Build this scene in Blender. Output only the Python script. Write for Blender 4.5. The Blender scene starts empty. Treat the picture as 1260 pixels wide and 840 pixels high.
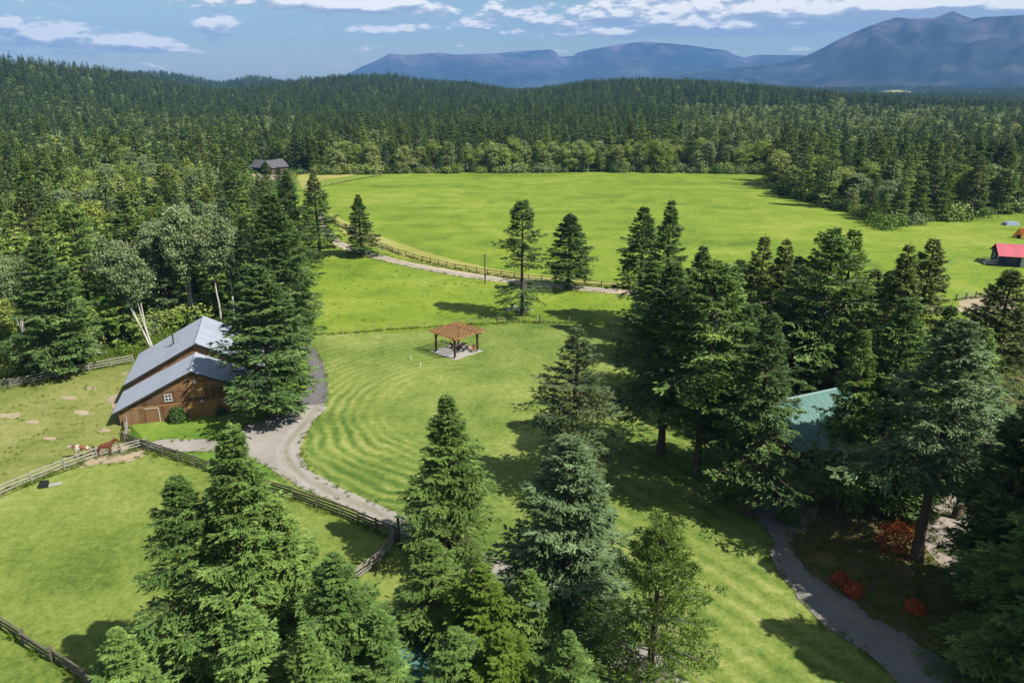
import bpy, bmesh, math, random
import numpy as np
from mathutils import Vector, Matrix, Quaternion, noise as mnoise
R = math.radians
scene = bpy.context.scene
COL = scene.collection

# ------------------------------------------------------------------ camera
CAM_H, F, PITCH = 36.0, 900.0, R(19.12)      # metres, focal length in photo pixels, tilt below level
cd = bpy.data.cameras.new('camera'); cam = bpy.data.objects.new('camera', cd); COL.objects.link(cam)
cd.sensor_width = 36.0; cd.lens = F / 1260 * 36; cd.clip_start = 0.5; cd.clip_end = 60000
cam.location = (0, 0, CAM_H); cam.rotation_euler = (math.pi / 2 - PITCH, 0, 0)
scene.camera = cam

# ------------------------------------------------------------------ render / exposure
scene.view_settings.view_transform = 'Standard'; scene.view_settings.look = 'None'
scene.view_settings.exposure = 1.09; scene.view_settings.gamma = 1.0
scene.view_settings.use_curve_mapping = False
cy = scene.cycles
cy.use_denoising = True
cy.max_bounces = 6; cy.diffuse_bounces = 2; cy.glossy_bounces = 2; cy.transmission_bounces = 2
cy.transparent_max_bounces = 6; cy.volume_bounces = 0
cy.caustics_reflective = False; cy.caustics_refractive = False
cy.sample_clamp_indirect = 4.0

# ------------------------------------------------------------------ sun and sky
SUN_EL = R(50); SUN_AZ = R(114)               # azimuth clockwise from +Y
sdir = Vector((math.sin(SUN_AZ) * math.cos(SUN_EL), math.cos(SUN_AZ) * math.cos(SUN_EL), math.sin(SUN_EL)))
sl = bpy.data.lights.new('sun', 'SUN'); sl.energy = 5.0; sl.angle = R(0.53); sl.color = (1.0, 0.95, 0.87)
so = bpy.data.objects.new('sun', sl); COL.objects.link(so); so.location = (200, -200, 300)
so.rotation_euler = sdir.to_track_quat('Z', 'Y').to_euler()

world = bpy.data.worlds.new('World'); scene.world = world; world.use_nodes = True
SKY_STRENGTH = 0.0575


class NT:
    """small node-tree writer"""
    def __init__(self, tree):
        self.t = tree; self.n = tree.nodes; self.l = tree.links
    def add(self, typ, **kw):
        nd = self.n.new(typ)
        for k, v in kw.items(): setattr(nd, k, v)
        return nd
    def put(self, sock, v):
        if isinstance(v, bpy.types.NodeSocket): self.l.new(v, sock)
        elif v is not None: sock.default_value = v
    def math(self, op, a, b=None, c=None, clamp=False):
        nd = self.add('ShaderNodeMath', operation=op, use_clamp=clamp)
        for i, v in enumerate((a, b, c)):
            if v is not None: self.put(nd.inputs[i], v)
        return nd.outputs[0]
    def vmath(self, op, a, b=None, out=0):
        nd = self.add('ShaderNodeVectorMath', operation=op)
        self.put(nd.inputs[0], a)
        if b is not None: self.put(nd.inputs[1], b)
        return nd.outputs[out]
    def noise(self, vec, scale, detail=4, rough=0.55, dist=0.0):
        nd = self.add('ShaderNodeTexNoise')
        if vec is not None: self.put(nd.inputs['Vector'], vec)
        nd.inputs['Scale'].default_value = scale; nd.inputs['Detail'].default_value = detail
        nd.inputs['Roughness'].default_value = rough; nd.inputs['Distortion'].default_value = dist
        return nd.outputs['Fac']
    def ramp(self, fac, stops, interp='LINEAR'):
        nd = self.add('ShaderNodeValToRGB'); cr = nd.color_ramp; cr.interpolation = interp
        while len(cr.elements) > 1: cr.elements.remove(cr.elements[-1])
        for i, (p, c) in enumerate(stops):
            e = cr.elements[0] if i == 0 else cr.elements.new(p)
            e.position = p; e.color = (*c, 1) if len(c) == 3 else c
        self.put(nd.inputs[0], fac)
        return nd.outputs[0]
    def mix(self, fac, a, b, blend='MIX'):
        nd = self.add('ShaderNodeMix', data_type='RGBA', blend_type=blend)
        self.put(nd.inputs[0], fac)
        for s, v in ((nd.inputs[6], a), (nd.inputs[7], b)):
            if isinstance(v, tuple): v = (*v, 1) if len(v) == 3 else v
            self.put(s, v)
        return nd.outputs[2]
    def maprange(self, v, a, b, c=0.0, d=1.0, smooth=False):
        nd = self.add('ShaderNodeMapRange'); nd.clamp = True
        if smooth: nd.interpolation_type = 'SMOOTHSTEP'
        self.put(nd.inputs[0], v)
        for i, x in enumerate((a, b, c, d)): nd.inputs[i + 1].default_value = x
        return nd.outputs[0]


def ray_dir(px, py):
    x = (px - 630) / F; y = (py - 420) / F
    f = Vector((0, math.cos(PITCH), -math.sin(PITCH))); u = Vector((0, math.sin(PITCH), math.cos(PITCH)))
    return f + Vector((1, 0, 0)) * x - u * y


def G(px, py, z=0.0):
    """a point seen in the photograph, as a place at height z"""
    d = ray_dir(px, py)
    t = (CAM_H - z) / -d.z
    return Vector((d.x * t, d.y * t, z))


def proj(x, y, z):
    c, s = math.cos(PITCH), math.sin(PITCH)
    zz = z - CAM_H
    dep = y * c - zz * s; up = y * s + zz * c
    return 630 + F * x / dep, 420 - F * up / dep, dep


# ---- world: Nishita sky with a layer of cumulus in it
w = NT(world.node_tree)
for nd in list(w.n): w.n.remove(nd)
sky = w.add('ShaderNodeTexSky', sky_type='NISHITA', sun_disc=False)
sky.sun_elevation = SUN_EL; sky.sun_rotation = SUN_AZ; sky.altitude = 800; sky.air_density = 1.25; sky.dust_density = 1.3; sky.ozone_density = 1.2
geo = w.add('ShaderNodeTexCoord').outputs['Generated']
sep = w.add('ShaderNodeSeparateXYZ'); w.put(sep.inputs[0], geo)
az = w.math('ARCTAN2', sep.outputs[0], sep.outputs[1]); el = w.math('ARCSINE', sep.outputs[2])


def cloud_field(el_shift):
    e2 = w.math('ADD', el, el_shift)
    cmb = w.add('ShaderNodeCombineXYZ'); w.put(cmb.inputs[0], az); w.put(cmb.inputs[1], w.math('MULTIPLY', e2, 3.0))
    wv = w.noise(cmb.outputs[0], 9.0, 2, 0.5)
    big = w.noise(cmb.outputs[0], 24.0, 8, 0.6, 0.15)
    cae = w.add('ShaderNodeCombineXYZ'); w.put(cae.inputs[0], w.math('ADD', az, w.math('MULTIPLY', w.math('SUBTRACT', wv, 0.5), 0.06))); w.put(cae.inputs[1], e2)
    tot = None
    for (px, py, rx, ry, st) in CLOUDS:
        d = ray_dir(px, py).normalized()
        a0, e0 = math.atan2(d.x, d.y), math.asin(d.z)
        v = w.vmath('SUBTRACT', cae.outputs[0], (a0, e0, 0)); v = w.vmath('MULTIPLY', v, (F / rx, F / ry, 0))
        g = w.math('EXPONENT', w.math('MULTIPLY', w.vmath('DOT_PRODUCT', v, v, 1), -1.0))
        tot = w.math('MULTIPLY', g, st) if tot is None else w.math('MULTIPLY_ADD', g, st, tot)
    # everywhere else the same broken cloud goes on
    cov = w.math('ADD', tot, w.maprange(el, 0.13, 0.4, 0.0, 0.36))
    return w.math('ADD', w.math('MULTIPLY', cov, 0.62), w.math('MULTIPLY', w.math('SUBTRACT', big, 0.5), 2.1))


CLOUDS = [(40, 44, 90, 9, .75), (140, 52, 80, 9, .7), (8, 30, 22, 5, .8), (190, 62, 55, 5, .6), (150, 72, 45, 6, .5), (268, 31, 40, 9, 1.0),
          (370, 2, 130, 8, 1.0), (460, 9, 60, 8, 1.0), (470, 37, 55, 6, .75), (560, 32, 60, 6, .6), (650, 22, 90, 10, .75), (720, 40, 90, 6, .7),
          (790, 12, 60, 9, .9), (830, 30, 90, 10, .95), (900, 16, 110, 18, 1.05), (1000, 14, 90, 18, 1.1), (960, 34, 120, 7, .8), (1090, 6, 80, 9, 1.0),
          (1200, 6, 130, 9, 1.0), (1000, -25, 300, 22, .9), (380, -30, 200, 14, .7), (1350, 10, 110, 14, .9), (-70, 25, 90, 16, .8)]
f0 = cloud_field(0.0)
f1 = cloud_field(0.009)
alpha = w.maprange(f0, 0.16, 0.54, 0, 1, True)
shade = w.math('SUBTRACT', f0, f1)
lit = w.maprange(shade, -0.22, 0.26, 0, 1, False)
ccol = w.ramp(lit, [(0.0, (3.9, 4.2, 4.8)), (0.48, (5.7, 5.9, 6.2)), (0.76, (9.2, 8.8, 8.2)), (1.0, (13.5, 12.4, 10.8))])
alpha = w.math('MULTIPLY', alpha, 0.93)
skyc = w.mix(1.0, sky.outputs[0], (0.93, 1.0, 1.0), 'MULTIPLY')
cc = w.mix(alpha, skyc, ccol)
bg = w.add('ShaderNodeBackground'); w.put(bg.inputs[0], cc); bg.inputs[1].default_value = SKY_STRENGTH
wo = w.add('ShaderNodeOutputWorld'); w.l.new(bg.outputs[0], wo.inputs[0])
world.cycles.sampling_method = 'MANUAL'; world.cycles.sample_map_resolution = 512

# ------------------------------------------------------------------ tagging
def tag(o, label=None, cat=None, group=None, kind=None):
    if label: o['label'] = label
    if cat: o['category'] = cat
    if group: o['group'] = group
    if kind: o['kind'] = kind
    return o


def link(name, data, parent=None, loc=None, rot=None, scl=None):
    o = bpy.data.objects.new(name, data); COL.objects.link(o)
    if parent is not None: o.parent = parent
    if loc is not None: o.location = loc
    if rot is not None: o.rotation_euler = rot
    if scl is not None: o.scale = scl
    return o


def thing(name, label, cat, loc=(0, 0, 0), rz=0.0, group=None):
    o = link(name, None, None, loc, (0, 0, rz)); o.empty_display_size = 0.5
    return tag(o, label, cat, group)


# ------------------------------------------------------------------ materials
MATS = {}


def new_mat(name):
    m = bpy.data.materials.new(name); m.use_nodes = True
    t = NT(m.node_tree)
    for nd in list(t.n): t.n.remove(nd)
    out = t.add('ShaderNodeOutputMaterial')
    MATS[name] = m
    return m, t, out


def principled(t, out, col, rough=0.7, spec=0.3, metal=0.0, normal=None):
    p = t.add('ShaderNodeBsdfPrincipled')
    if isinstance(col, tuple) and len(col) == 3: col = (*col, 1)
    t.put(p.inputs['Base Color'], col); t.put(p.inputs['Roughness'], rough)
    p.inputs['Specular IOR Level'].default_value = spec; t.put(p.inputs['Metallic'], metal)
    if normal is not None: t.l.new(normal, p.inputs['Normal'])
    t.l.new(p.outputs[0], out.inputs[0])
    return p


def bump(t, h, dist=0.05, strength=0.6):
    b = t.add('ShaderNodeBump'); b.inputs['Strength'].default_value = strength; b.inputs['Distance'].default_value = dist
    t.l.new(h, b.inputs['Height'])
    return b.outputs[0]


def pos(t):
    return t.add('ShaderNodeNewGeometry').outputs['Position']


def obco(t):
    return t.add('ShaderNodeTexCoord').outputs['Object']


def simple(name, col, rough=0.7, spec=0.3, var=0.25, scale=3.0, metal=0.0, bmp=0.0, stretch=None):
    """base colour with noise wear in it and a little relief"""
    m, t, out = new_mat(name)
    v = obco(t)
    if stretch: v = t.vmath('MULTIPLY', v, stretch)
    n = t.noise(v, scale, 6, 0.6)
    rnd = t.add('ShaderNodeObjectInfo').outputs['Random']
    k = t.math('ADD', t.maprange(n, 0.25, 0.75, 1 - var, 1 + var), t.maprange(rnd, 0, 1, -var * 0.4, var * 0.4))
    vs = t.add('ShaderNodeVectorMath', operation='SCALE'); vs.inputs[0].default_value = col; t.put(vs.inputs['Scale'], k)
    nrm = bump(t, n, bmp, 0.7) if bmp else None
    principled(t, out, vs.outputs[0], rough, spec, metal, nrm)
    return m


# foliage: tone attribute on faces, per-tree hue from the object
def foliage(name, dark, mid, light, trans=0.3, rough=0.6):
    m, t, out = new_mat(name)
    a = t.add('ShaderNodeAttribute', attribute_name='tone').outputs['Fac']
    rnd = t.add('ShaderNodeObjectInfo').outputs['Random']
    v = t.math('ADD', a, t.maprange(rnd, 0, 1, -0.2, 0.2))
    c = t.ramp(v, [(0.0, dark), (0.5, mid), (1.0, light)])
    r2 = t.math('FRACT', t.math('MULTIPLY', rnd, 37.7))
    c = t.mix(t.maprange(r2, 0, 1, 0, 0.3), c, (mid[0] * 1.3, mid[1] * 1.05, mid[2] * 0.7))
    p = t.add('ShaderNodeBsdfPrincipled'); t.put(p.inputs['Base Color'], c)
    p.inputs['Roughness'].default_value = rough; p.inputs['Specular IOR Level'].default_value = 0.25
    tr = t.add('ShaderNodeBsdfTranslucent'); t.put(tr.inputs[0], t.mix(0.35, c, (0.098, 0.14, 0.014)))
    mx = t.add('ShaderNodeMixShader'); mx.inputs[0].default_value = trans
    t.l.new(p.outputs[0], mx.inputs[1]); t.l.new(tr.outputs[0], mx.inputs[2]); t.l.new(mx.outputs[0], out.inputs[0])
    return m


foliage('fir_light', (0.05501, 0.1016, 0.0223), (0.1717, 0.266, 0.05799), (0.4044, 0.5328, 0.1249))
foliage('fir', (0.04089, 0.08425, 0.01963), (0.1279, 0.2214, 0.05085), (0.3018, 0.4444, 0.1097))
foliage('fir_dark', (0.02528, 0.0603, 0.02052), (0.08177, 0.1512, 0.04282), (0.1948, 0.299, 0.08564))
foliage('fir_blue', (0.04386, 0.08095, 0.0339), (0.1137, 0.1858, 0.08296), (0.2334, 0.3354, 0.1633))
foliage('fir_yellow', (0.0399, 0.0791, 0.0091), (0.0966, 0.1694, 0.021), (0.1743, 0.2639, 0.0392))
foliage('fir_sparse', (0.04133, 0.0651, 0.02394), (0.1022, 0.147, 0.05519), (0.1906, 0.2541, 0.1084))
foliage('fir_olive', (0.03837, 0.06101, 0.01544), (0.1138, 0.1551, 0.0419), (0.2375, 0.3021, 0.0904))
foliage('pine', (0.0378, 0.0672, 0.01176), (0.105, 0.1739, 0.02604), (0.205, 0.2999, 0.05796))
foliage('aspen', (0.0924, 0.1363, 0.0231), (0.2048, 0.2734, 0.05159), (0.3311, 0.395, 0.1001), 0.3)
foliage('birch_pale', (0.1058, 0.1521, 0.06507), (0.1892, 0.2579, 0.1168), (0.283, 0.3536, 0.1819), 0.4)
foliage('shrub_green', (0.0238, 0.0595, 0.0119), (0.0532, 0.1134, 0.0217), (0.0952, 0.1666, 0.0357))
foliage('shrub_red', (0.16, 0.03, 0.01), (0.42, 0.095, 0.022), (0.50, 0.17, 0.05), 0.35)
foliage('shrub_rust', (0.14, 0.0525, 0.0098), (0.231, 0.091, 0.0154), (0.294, 0.133, 0.028), 0.3)
foliage('far_fir', (0.01587, 0.03998, 0.0107), (0.04905, 0.098, 0.02552), (0.1183, 0.1905, 0.05104), 0.15)
foliage('far_aspen', (0.08624, 0.1255, 0.03311), (0.1863, 0.2395, 0.06776), (0.3134, 0.3588, 0.1317), 0.25)
foliage('weeds', (0.0672, 0.112, 0.0168), (0.1232, 0.1792, 0.028), (0.2128, 0.2464, 0.0672), 0.3)
foliage('tuft_green', (0.0567, 0.1043, 0.0112), (0.1134, 0.1799, 0.0189), (0.189, 0.2457, 0.0427), 0.3)
simple('bark', (0.0805, 0.0595, 0.0434), 0.9, 0.1, 0.35, 6.0, bmp=0.03, stretch=(3, 3, 0.6))
simple('dead_twig', (0.189, 0.168, 0.147), 0.9, 0.1, 0.3, 4.0)
simple('birch_bark', (0.385, 0.364, 0.322), 0.75, 0.2, 0.45, 2.2, stretch=(1, 1, 2.5))


def grass_mat(name, cols, fine=1.0, stripes=None, soil=0.0, bumpd=0.06):
    m, t, out = new_mat(name)
    p = pos(t)
    n1 = t.noise(p, 0.016, 5, 0.6, 0.6); n2 = t.noise(p, 0.11, 6, 0.65, 0.4); n3 = t.noise(p, 1.0 * fine, 6, 0.75)
    n4 = t.noise(t.vmath('MULTIPLY', p, (0.35, 1.0, 1.0)), 0.05, 4, 0.6, 1.5)
    v = t.math('ADD', t.math('MULTIPLY', n1, 0.24), t.math('MULTIPLY', n2, 0.34))
    v = t.math('ADD', v, t.math('MULTIPLY', n3, 0.30)); v = t.math('ADD', v, t.math('MULTIPLY', n4, 0.20))
    v = t.math('ADD', v, t.math('MULTIPLY', t.noise(p, 3.2, 4, 0.75), 0.26))
    v = t.maprange(v, 0.565, 0.775)
    if stripes is not None: v = stripes(t, p, v)
    c = t.ramp(v, [(i / (len(cols) - 1), cc) for i, cc in enumerate(cols)])
    if soil:
        ns = t.noise(p, 0.14, 5, 0.6, 0.8)
        msk = t.maprange(ns, 0.62 - 0.05 * soil, 0.70, 0, 0.85, True)
        c = t.mix(msk, c, (0.224, 0.189, 0.112))
    # small weeds and clover
    wd = t.add('ShaderNodeTexVoronoi'); t.put(wd.inputs['Vector'], p); wd.inputs['Scale'].default_value = 0.32
    wm = t.math('MULTIPLY', t.maprange(wd.outputs['Distance'], 0.05, 0.16, 0.45, 0), t.maprange(n2, 0.45, 0.6, 0, 1))
    c = t.mix(wm, c, (cols[0][0] * 0.6, cols[0][1] * 0.75, cols[0][2] * 0.7))
    hb = t.math('ADD', t.math('MULTIPLY', t.noise(p, 3.5, 5, 0.8), 0.6), n3)
    principled(t, out, c, 0.85, 0.12, 0, bump(t, hb, bumpd, 0.8))
    return m


def ring_stripes(t, p, v):
    d = t.vmath('LENGTH', t.vmath('SUBTRACT', t.vmath('MULTIPLY', p, (1, 1, 0)), tuple(RING_C)), None, 1)
    wob = t.math('MULTIPLY', t.noise(p, 0.12, 4, 0.6), 3.2)
    s = t.math('SINE', t.math('MULTIPLY', t.math('ADD', d, wob), 2 * math.pi / 1.35))
    sp = t.add('ShaderNodeSeparateXYZ'); t.put(sp.inputs[0], p)
    # diagonal passes on the far right of the lawn
    dg = t.math('ADD', t.math('MULTIPLY', sp.outputs[0], 0.80), t.math('MULTIPLY', sp.outputs[1], 0.60))
    s2 = t.math('SINE', t.math('MULTIPLY', t.math('ADD', dg, t.math('MULTIPLY', wob, 0.3)), 2 * math.pi / 1.9))
    m2 = t.maprange(sp.outputs[0], 6, 9, 0, 1, True)
    st = t.math('ADD', t.math('MULTIPLY', s, t.math('SUBTRACT', 1.0, m2)), t.math('MULTIPLY', s2, m2))
    far = t.maprange(sp.outputs[1], 72, 105, 1.0, 0.15)
    left = t.math('MULTIPLY', t.maprange(d, 8, 16, 0.0, 1.0, True), t.maprange(sp.outputs[0], -7, 0, 1.0, 0.12, True))
    left = t.math('MAXIMUM', left, t.math('MULTIPLY', m2, 0.7))
    amp = t.math('MULTIPLY', t.maprange(t.noise(p, 0.16, 4, 0.65), 0.32, 0.62, 0.03, 0.38), t.math('MULTIPLY', far, left))
    return t.math('MULTIPLY_ADD', st, amp, v)


RING_C = G(600, 500)
grass_mat('grass_meadow', [(0.0565, 0.1001, 0.0098), (0.0978, 0.1498, 0.0126), (0.1343, 0.1834, 0.0168), (0.1895, 0.2163, 0.0420)], 0.7)
grass_mat('grass_lawn', [(0.0485, 0.0896, 0.0140), (0.0911, 0.1330, 0.0238), (0.1370, 0.1715, 0.0371), (0.2008, 0.2191, 0.0686)], 1.2, ring_stripes, bumpd=0.03)
grass_mat('grass_rough', [(0.0413, 0.105, 0.0084), (0.0756, 0.154, 0.0105), (0.1169, 0.1925, 0.0154), (0.1701, 0.224, 0.0315)], 1.0)
grass_mat('grass_dry', [(0.0602, 0.0861, 0.0161), (0.1078, 0.1295, 0.0287), (0.1491, 0.1631, 0.0441), (0.203, 0.1995, 0.0756)], 1.2, None, 1.0)
grass_mat('grass_paddock', [(0.0541, 0.0896, 0.0133), (0.0960, 0.1330, 0.0224), (0.1359, 0.1694, 0.0357), (0.1874, 0.2100, 0.0623)], 1.1)
grass_mat('grass_hay', [(0.14, 0.1505, 0.028), (0.189, 0.1925, 0.0455), (0.238, 0.2275, 0.0665), (0.28, 0.252, 0.091)], 1.0)
grass_mat('grass_yard', [(0.049, 0.105, 0.0126), (0.0805, 0.1435, 0.0168), (0.112, 0.1715, 0.0224), (0.161, 0.203, 0.042)], 1.4)


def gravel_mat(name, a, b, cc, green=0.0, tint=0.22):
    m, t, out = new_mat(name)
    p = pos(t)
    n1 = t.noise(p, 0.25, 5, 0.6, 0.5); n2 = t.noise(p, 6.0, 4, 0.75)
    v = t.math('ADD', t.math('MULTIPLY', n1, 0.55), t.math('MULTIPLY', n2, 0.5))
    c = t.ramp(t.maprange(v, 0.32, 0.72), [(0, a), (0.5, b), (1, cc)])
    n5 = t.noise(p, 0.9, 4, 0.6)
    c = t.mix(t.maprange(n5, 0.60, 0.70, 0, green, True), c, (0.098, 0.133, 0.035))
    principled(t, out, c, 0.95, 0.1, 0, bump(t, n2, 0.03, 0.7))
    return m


gravel_mat('gravel', (0.1512, 0.1372, 0.1176), (0.2072, 0.1932, 0.168), (0.2576, 0.2408, 0.2156), 0.15)
gravel_mat('dirt_track', (0.2317, 0.1869, 0.1288), (0.3024, 0.2513, 0.1736), (0.3542, 0.3024, 0.2191), 0.35)
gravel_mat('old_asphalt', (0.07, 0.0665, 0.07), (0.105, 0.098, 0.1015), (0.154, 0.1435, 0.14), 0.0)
gravel_mat('garden_path', (0.1057, 0.1008, 0.0959), (0.1561, 0.1484, 0.1386), (0.2114, 0.2016, 0.1862), 0.25)
gravel_mat('courtyard', (0.154, 0.1295, 0.1085), (0.224, 0.1925, 0.1645), (0.294, 0.259, 0.224), 0.2)
gravel_mat('bare_soil', (0.168, 0.133, 0.084), (0.238, 0.196, 0.126), (0.308, 0.259, 0.175), 0.7)
gravel_mat('gravel_light', (0.1855, 0.1722, 0.1505), (0.2296, 0.2128, 0.1855), (0.2674, 0.2513, 0.224), 0.05)
gravel_mat('gravel_worn', (0.119, 0.1134, 0.0833), (0.1785, 0.1666, 0.1309), (0.2261, 0.2142, 0.1722), 0.7)
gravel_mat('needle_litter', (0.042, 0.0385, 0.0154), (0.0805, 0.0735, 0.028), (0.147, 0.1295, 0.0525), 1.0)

# ------------------------------------------------------------------ terrain
HILLS = []


def add_hill(px, dist, top_py, sx, sy, rot=0.0):
    """a wooded rise whose tree tops reach the photo row top_py at distance dist"""
    d = ray_dir(px, top_py); h = math.hypot(d.x, d.y)
    x, y = d.x / h * dist, d.y / h * dist
    z = CAM_H + d.z / h * dist - 17
    HILLS.append((x, y, z, sx, sy, rot))


def hval(x, y):
    """terrain height (vectorised)"""
    x = np.asarray(x, float); y = np.asarray(y, float)
    d = np.hypot(x, y)
    h = np.zeros_like(d)
    for (hx, hy, hz, sx, sy, rot) in HILLS:
        c, s = math.cos(rot), math.sin(rot)
        u = (x - hx) * c + (y - hy) * s; v = -(x - hx) * s + (y - hy) * c
        h = (h ** 4 + (hz * np.exp(-0.5 * ((u / sx) ** 2 + (v / sy) ** 2))) ** 4) ** 0.25
    k = np.clip((d - 360) / 500, 0, 1); k = k * k * (3 - 2 * k)
    wob = 3.0 * np.sin(x / 210 + 1.3) * np.cos(y / 170) + 2.0 * np.sin((x + y) / 97)
    return (h + wob) * k


add_hill(-60, 1150, 71, 150, 330)
add_hill(55, 1250, 75, 62, 300)
add_hill(108, 1500, 85, 45, 260)
add_hill(172, 2600, 88.5, 120, 350)
add_hill(226, 2900, 92, 62, 300)
add_hill(315, 3000, 94, 88, 300)
add_hill(435, 1750, 94.5, 90, 420)
add_hill(485, 1700, 94, 72, 400)
add_hill(555, 1650, 99, 110, 380)
add_hill(395, 2000, 98.5, 130, 380)
add_hill(740, 1550, 100, 120, 380)
add_hill(800, 1500, 98, 150, 400)
add_hill(865, 1550, 104, 140, 380)
add_hill(950, 3600, 107, 420, 300)
add_hill(1110, 4200, 106, 420, 260)
add_hill(1230, 4600, 109, 500, 300)
add_hill(1500, 4000, 100, 600, 300)


def grid_mesh(name, xs, ys, zfun):
    X, Y = np.meshgrid(xs, ys)
    Z = zfun(X, Y)
    V = np.stack([X.ravel(), Y.ravel(), Z.ravel()], 1)
    nx, ny = len(xs), len(ys)
    i = np.arange(nx - 1); j = np.arange(ny - 1)
    I, J = np.meshgrid(i, j)
    a = (J * nx + I).ravel()
    Fq = np.stack([a, a + 1, a + nx + 1, a + nx], 1)
    return np_mesh(name, V, Fq, smooth=True)


def np_mesh(name, V, Q, tone=None, mats=(), mat_idx=None, smooth=False):
    me = bpy.data.meshes.new(name)
    V = np.ascontiguousarray(V, dtype=np.float32); Q = np.ascontiguousarray(Q, dtype=np.int32)
    n, k = Q.shape
    me.vertices.add(len(V)); me.vertices.foreach_set('co', V.ravel())
    me.loops.add(n * k); me.loops.foreach_set('vertex_index', Q.ravel())
    me.polygons.add(n); me.polygons.foreach_set('loop_start', np.arange(0, n * k, k, dtype=np.int32))
    try: me.polygons.foreach_set('loop_total', np.full(n, k, dtype=np.int32))
    except Exception: pass
    me.update(calc_edges=True)
    if tone is not None:
        at = me.attributes.new('tone', 'FLOAT', 'FACE'); at.data.foreach_set('value', np.ascontiguousarray(tone, dtype=np.float32))
    for m in mats: me.materials.append(MATS[m])
    if mat_idx is not None: me.polygons.foreach_set('material_index', np.ascontiguousarray(mat_idx, dtype=np.int32))
    if smooth: me.polygons.foreach_set('use_smooth', np.ones(n, dtype=bool))
    return me


def prog(a, b, s0, grow):
    out = [a]; s = s0
    while out[-1] < b: out.append(out[-1] + s); s *= grow
    return out


yy = prog(-60, 6500, 6, 1.028)
xp = prog(0, 6500, 8, 1.035)
xx = [-v for v in xp[:0:-1]] + xp
gm = grid_mesh('ground', np.array(xx), np.array(yy), hval)

# ground material: meadow grass near, dark forest soil under the far woods
m, t, out = new_mat('ground')
p = pos(t)
n1 = t.noise(p, 0.014, 5, 0.6, 0.6); n2 = t.noise(p, 0.11, 6, 0.65, 0.4); n3 = t.noise(p, 1.2, 4, 0.7)
v = t.math('ADD', t.math('MULTIPLY', n1, 0.42), t.math('MULTIPLY', n2, 0.45)); v = t.math('ADD', v, t.math('MULTIPLY', n3, 0.25))
c = t.ramp(t.maprange(v, 0.42, 0.72), [(0, (0.021, 0.0525, 0.007)), (0.45, (0.0455, 0.098, 0.0098)), (0.8, (0.07, 0.1295, 0.0126)), (1, (0.119, 0.147, 0.028))])
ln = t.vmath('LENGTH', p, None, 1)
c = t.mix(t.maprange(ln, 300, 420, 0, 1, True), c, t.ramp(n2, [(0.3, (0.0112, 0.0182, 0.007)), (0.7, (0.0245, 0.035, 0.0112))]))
principled(t, out, c, 0.9, 0.1, 0, bump(t, n3, 0.08, 0.7))
gm.materials.append(m)
tag(link('ground', gm), kind='structure')


def smooth_poly(pts, closed=True, per=6):
    n = len(pts); res = []
    rng = range(n) if closed else range(n - 1)
    for i in rng:
        p0 = pts[(i - 1) % n] if closed or i > 0 else pts[i]; p1 = pts[i]; p2 = pts[(i + 1) % n]
        p3 = pts[(i + 2) % n] if closed or i + 2 < n else p2
        for k in range(per):
            s = k / per
            res.append(0.5 * ((2 * p1) + (p2 - p0) * s + (2 * p0 - 5 * p1 + 4 * p2 - p3) * s * s + (3 * p1 - p0 - 3 * p2 + p3) * s ** 3))
    if not closed: res.append(pts[-1])
    return res


def sheet(name, px_pts, z, mat, per=5, rough=0.0, kind='structure', thick=0.0):
    """a flat patch of ground with the given outline"""
    pts = [G(*q) for q in px_pts]
    pts = smooth_poly(pts, True, per) if per > 1 else pts
    if rough:
        rr = random.Random(len(name)); dense = []
        for i, a in enumerate(pts):
            b = pts[(i + 1) % len(pts)]; k = max(1, int((b - a).length / 0.5))
            for j in range(k):
                q = a.lerp(b, j / k)
                nn = mnoise.noise(Vector((q.x * 0.7, q.y * 0.7, 3.1))) + 0.6 * mnoise.noise(Vector((q.x * 2.1, q.y * 2.1, 9.1)))
                dd = (b - a).normalized(); dense.append(q + Vector((-dd.y, dd.x, 0)) * nn * rough)
        pts = dense
    bm = bmesh.new()
    f = bm.faces.new([bm.verts.new((q.x, q.y, z)) for q in pts])
    f.normal_update()
    if f.normal.z < 0: f.normal_flip()
    bmesh.ops.triangulate(bm, faces=[f])
    me = bpy.data.meshes.new(name); bm.to_mesh(me); bm.free()
    me.materials.append(MATS[mat])
    return tag(link(name, me), kind=kind)


# outlines read off the photograph (pixel of the photo -> point on the ground)
sheet('meadow', [(376, 408), (372, 335), (366, 296), (362, 262), (366, 232), (370, 214), (500, 212.5), (700, 211), (860, 212), (945, 214), (953, 238), (1000, 251), (1052, 264), (1085, 284),
                 (1130, 275), (1200, 268), (1262, 260), (1500, 250), (1550, 430), (1100, 440), (800, 405), (700, 400), (600, 401), (470, 409)], 0.03, 'grass_meadow', 3)
sheet('hay_strip', [(372, 212), (440, 212.5), (430, 217), (400, 222), (388, 228), (402, 236), (392, 244), (372, 232)], 0.05, 'grass_hay', 4)
sheet('track_verge', [(405, 262), (440, 280), (500, 302), (560, 320), (640, 336), (760, 348), (760, 352), (690, 347), (620, 340), (560, 332), (500, 318), (455, 303), (425, 288)], 0.05, 'grass_hay', 4)
sheet('pasture_field', [(-260, 560), (-120, 510), (0, 477), (60, 463), (120, 455), (168, 446), (172, 470), (158, 545), (178, 556), (120, 566), (60, 586), (0, 612), (-200, 690)], 0.04, 'grass_dry', 1)
sheet('paddock_field', [(-260, 712), (0, 613), (60, 588), (120, 567), (182, 554), (300, 592), (420, 630), (486, 660), (520, 690), (560, 730), (620, 900), (620, 1300), (-600, 1300), (-600, 860)], 0.05, 'grass_paddock', 1)
sheet('barn_yard', [(158, 520), (165, 480), (300, 490), (352, 430), (374, 408), (400, 430), (405, 600), (330, 598), (190, 556)], 0.04, 'grass_yard', 1)
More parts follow.
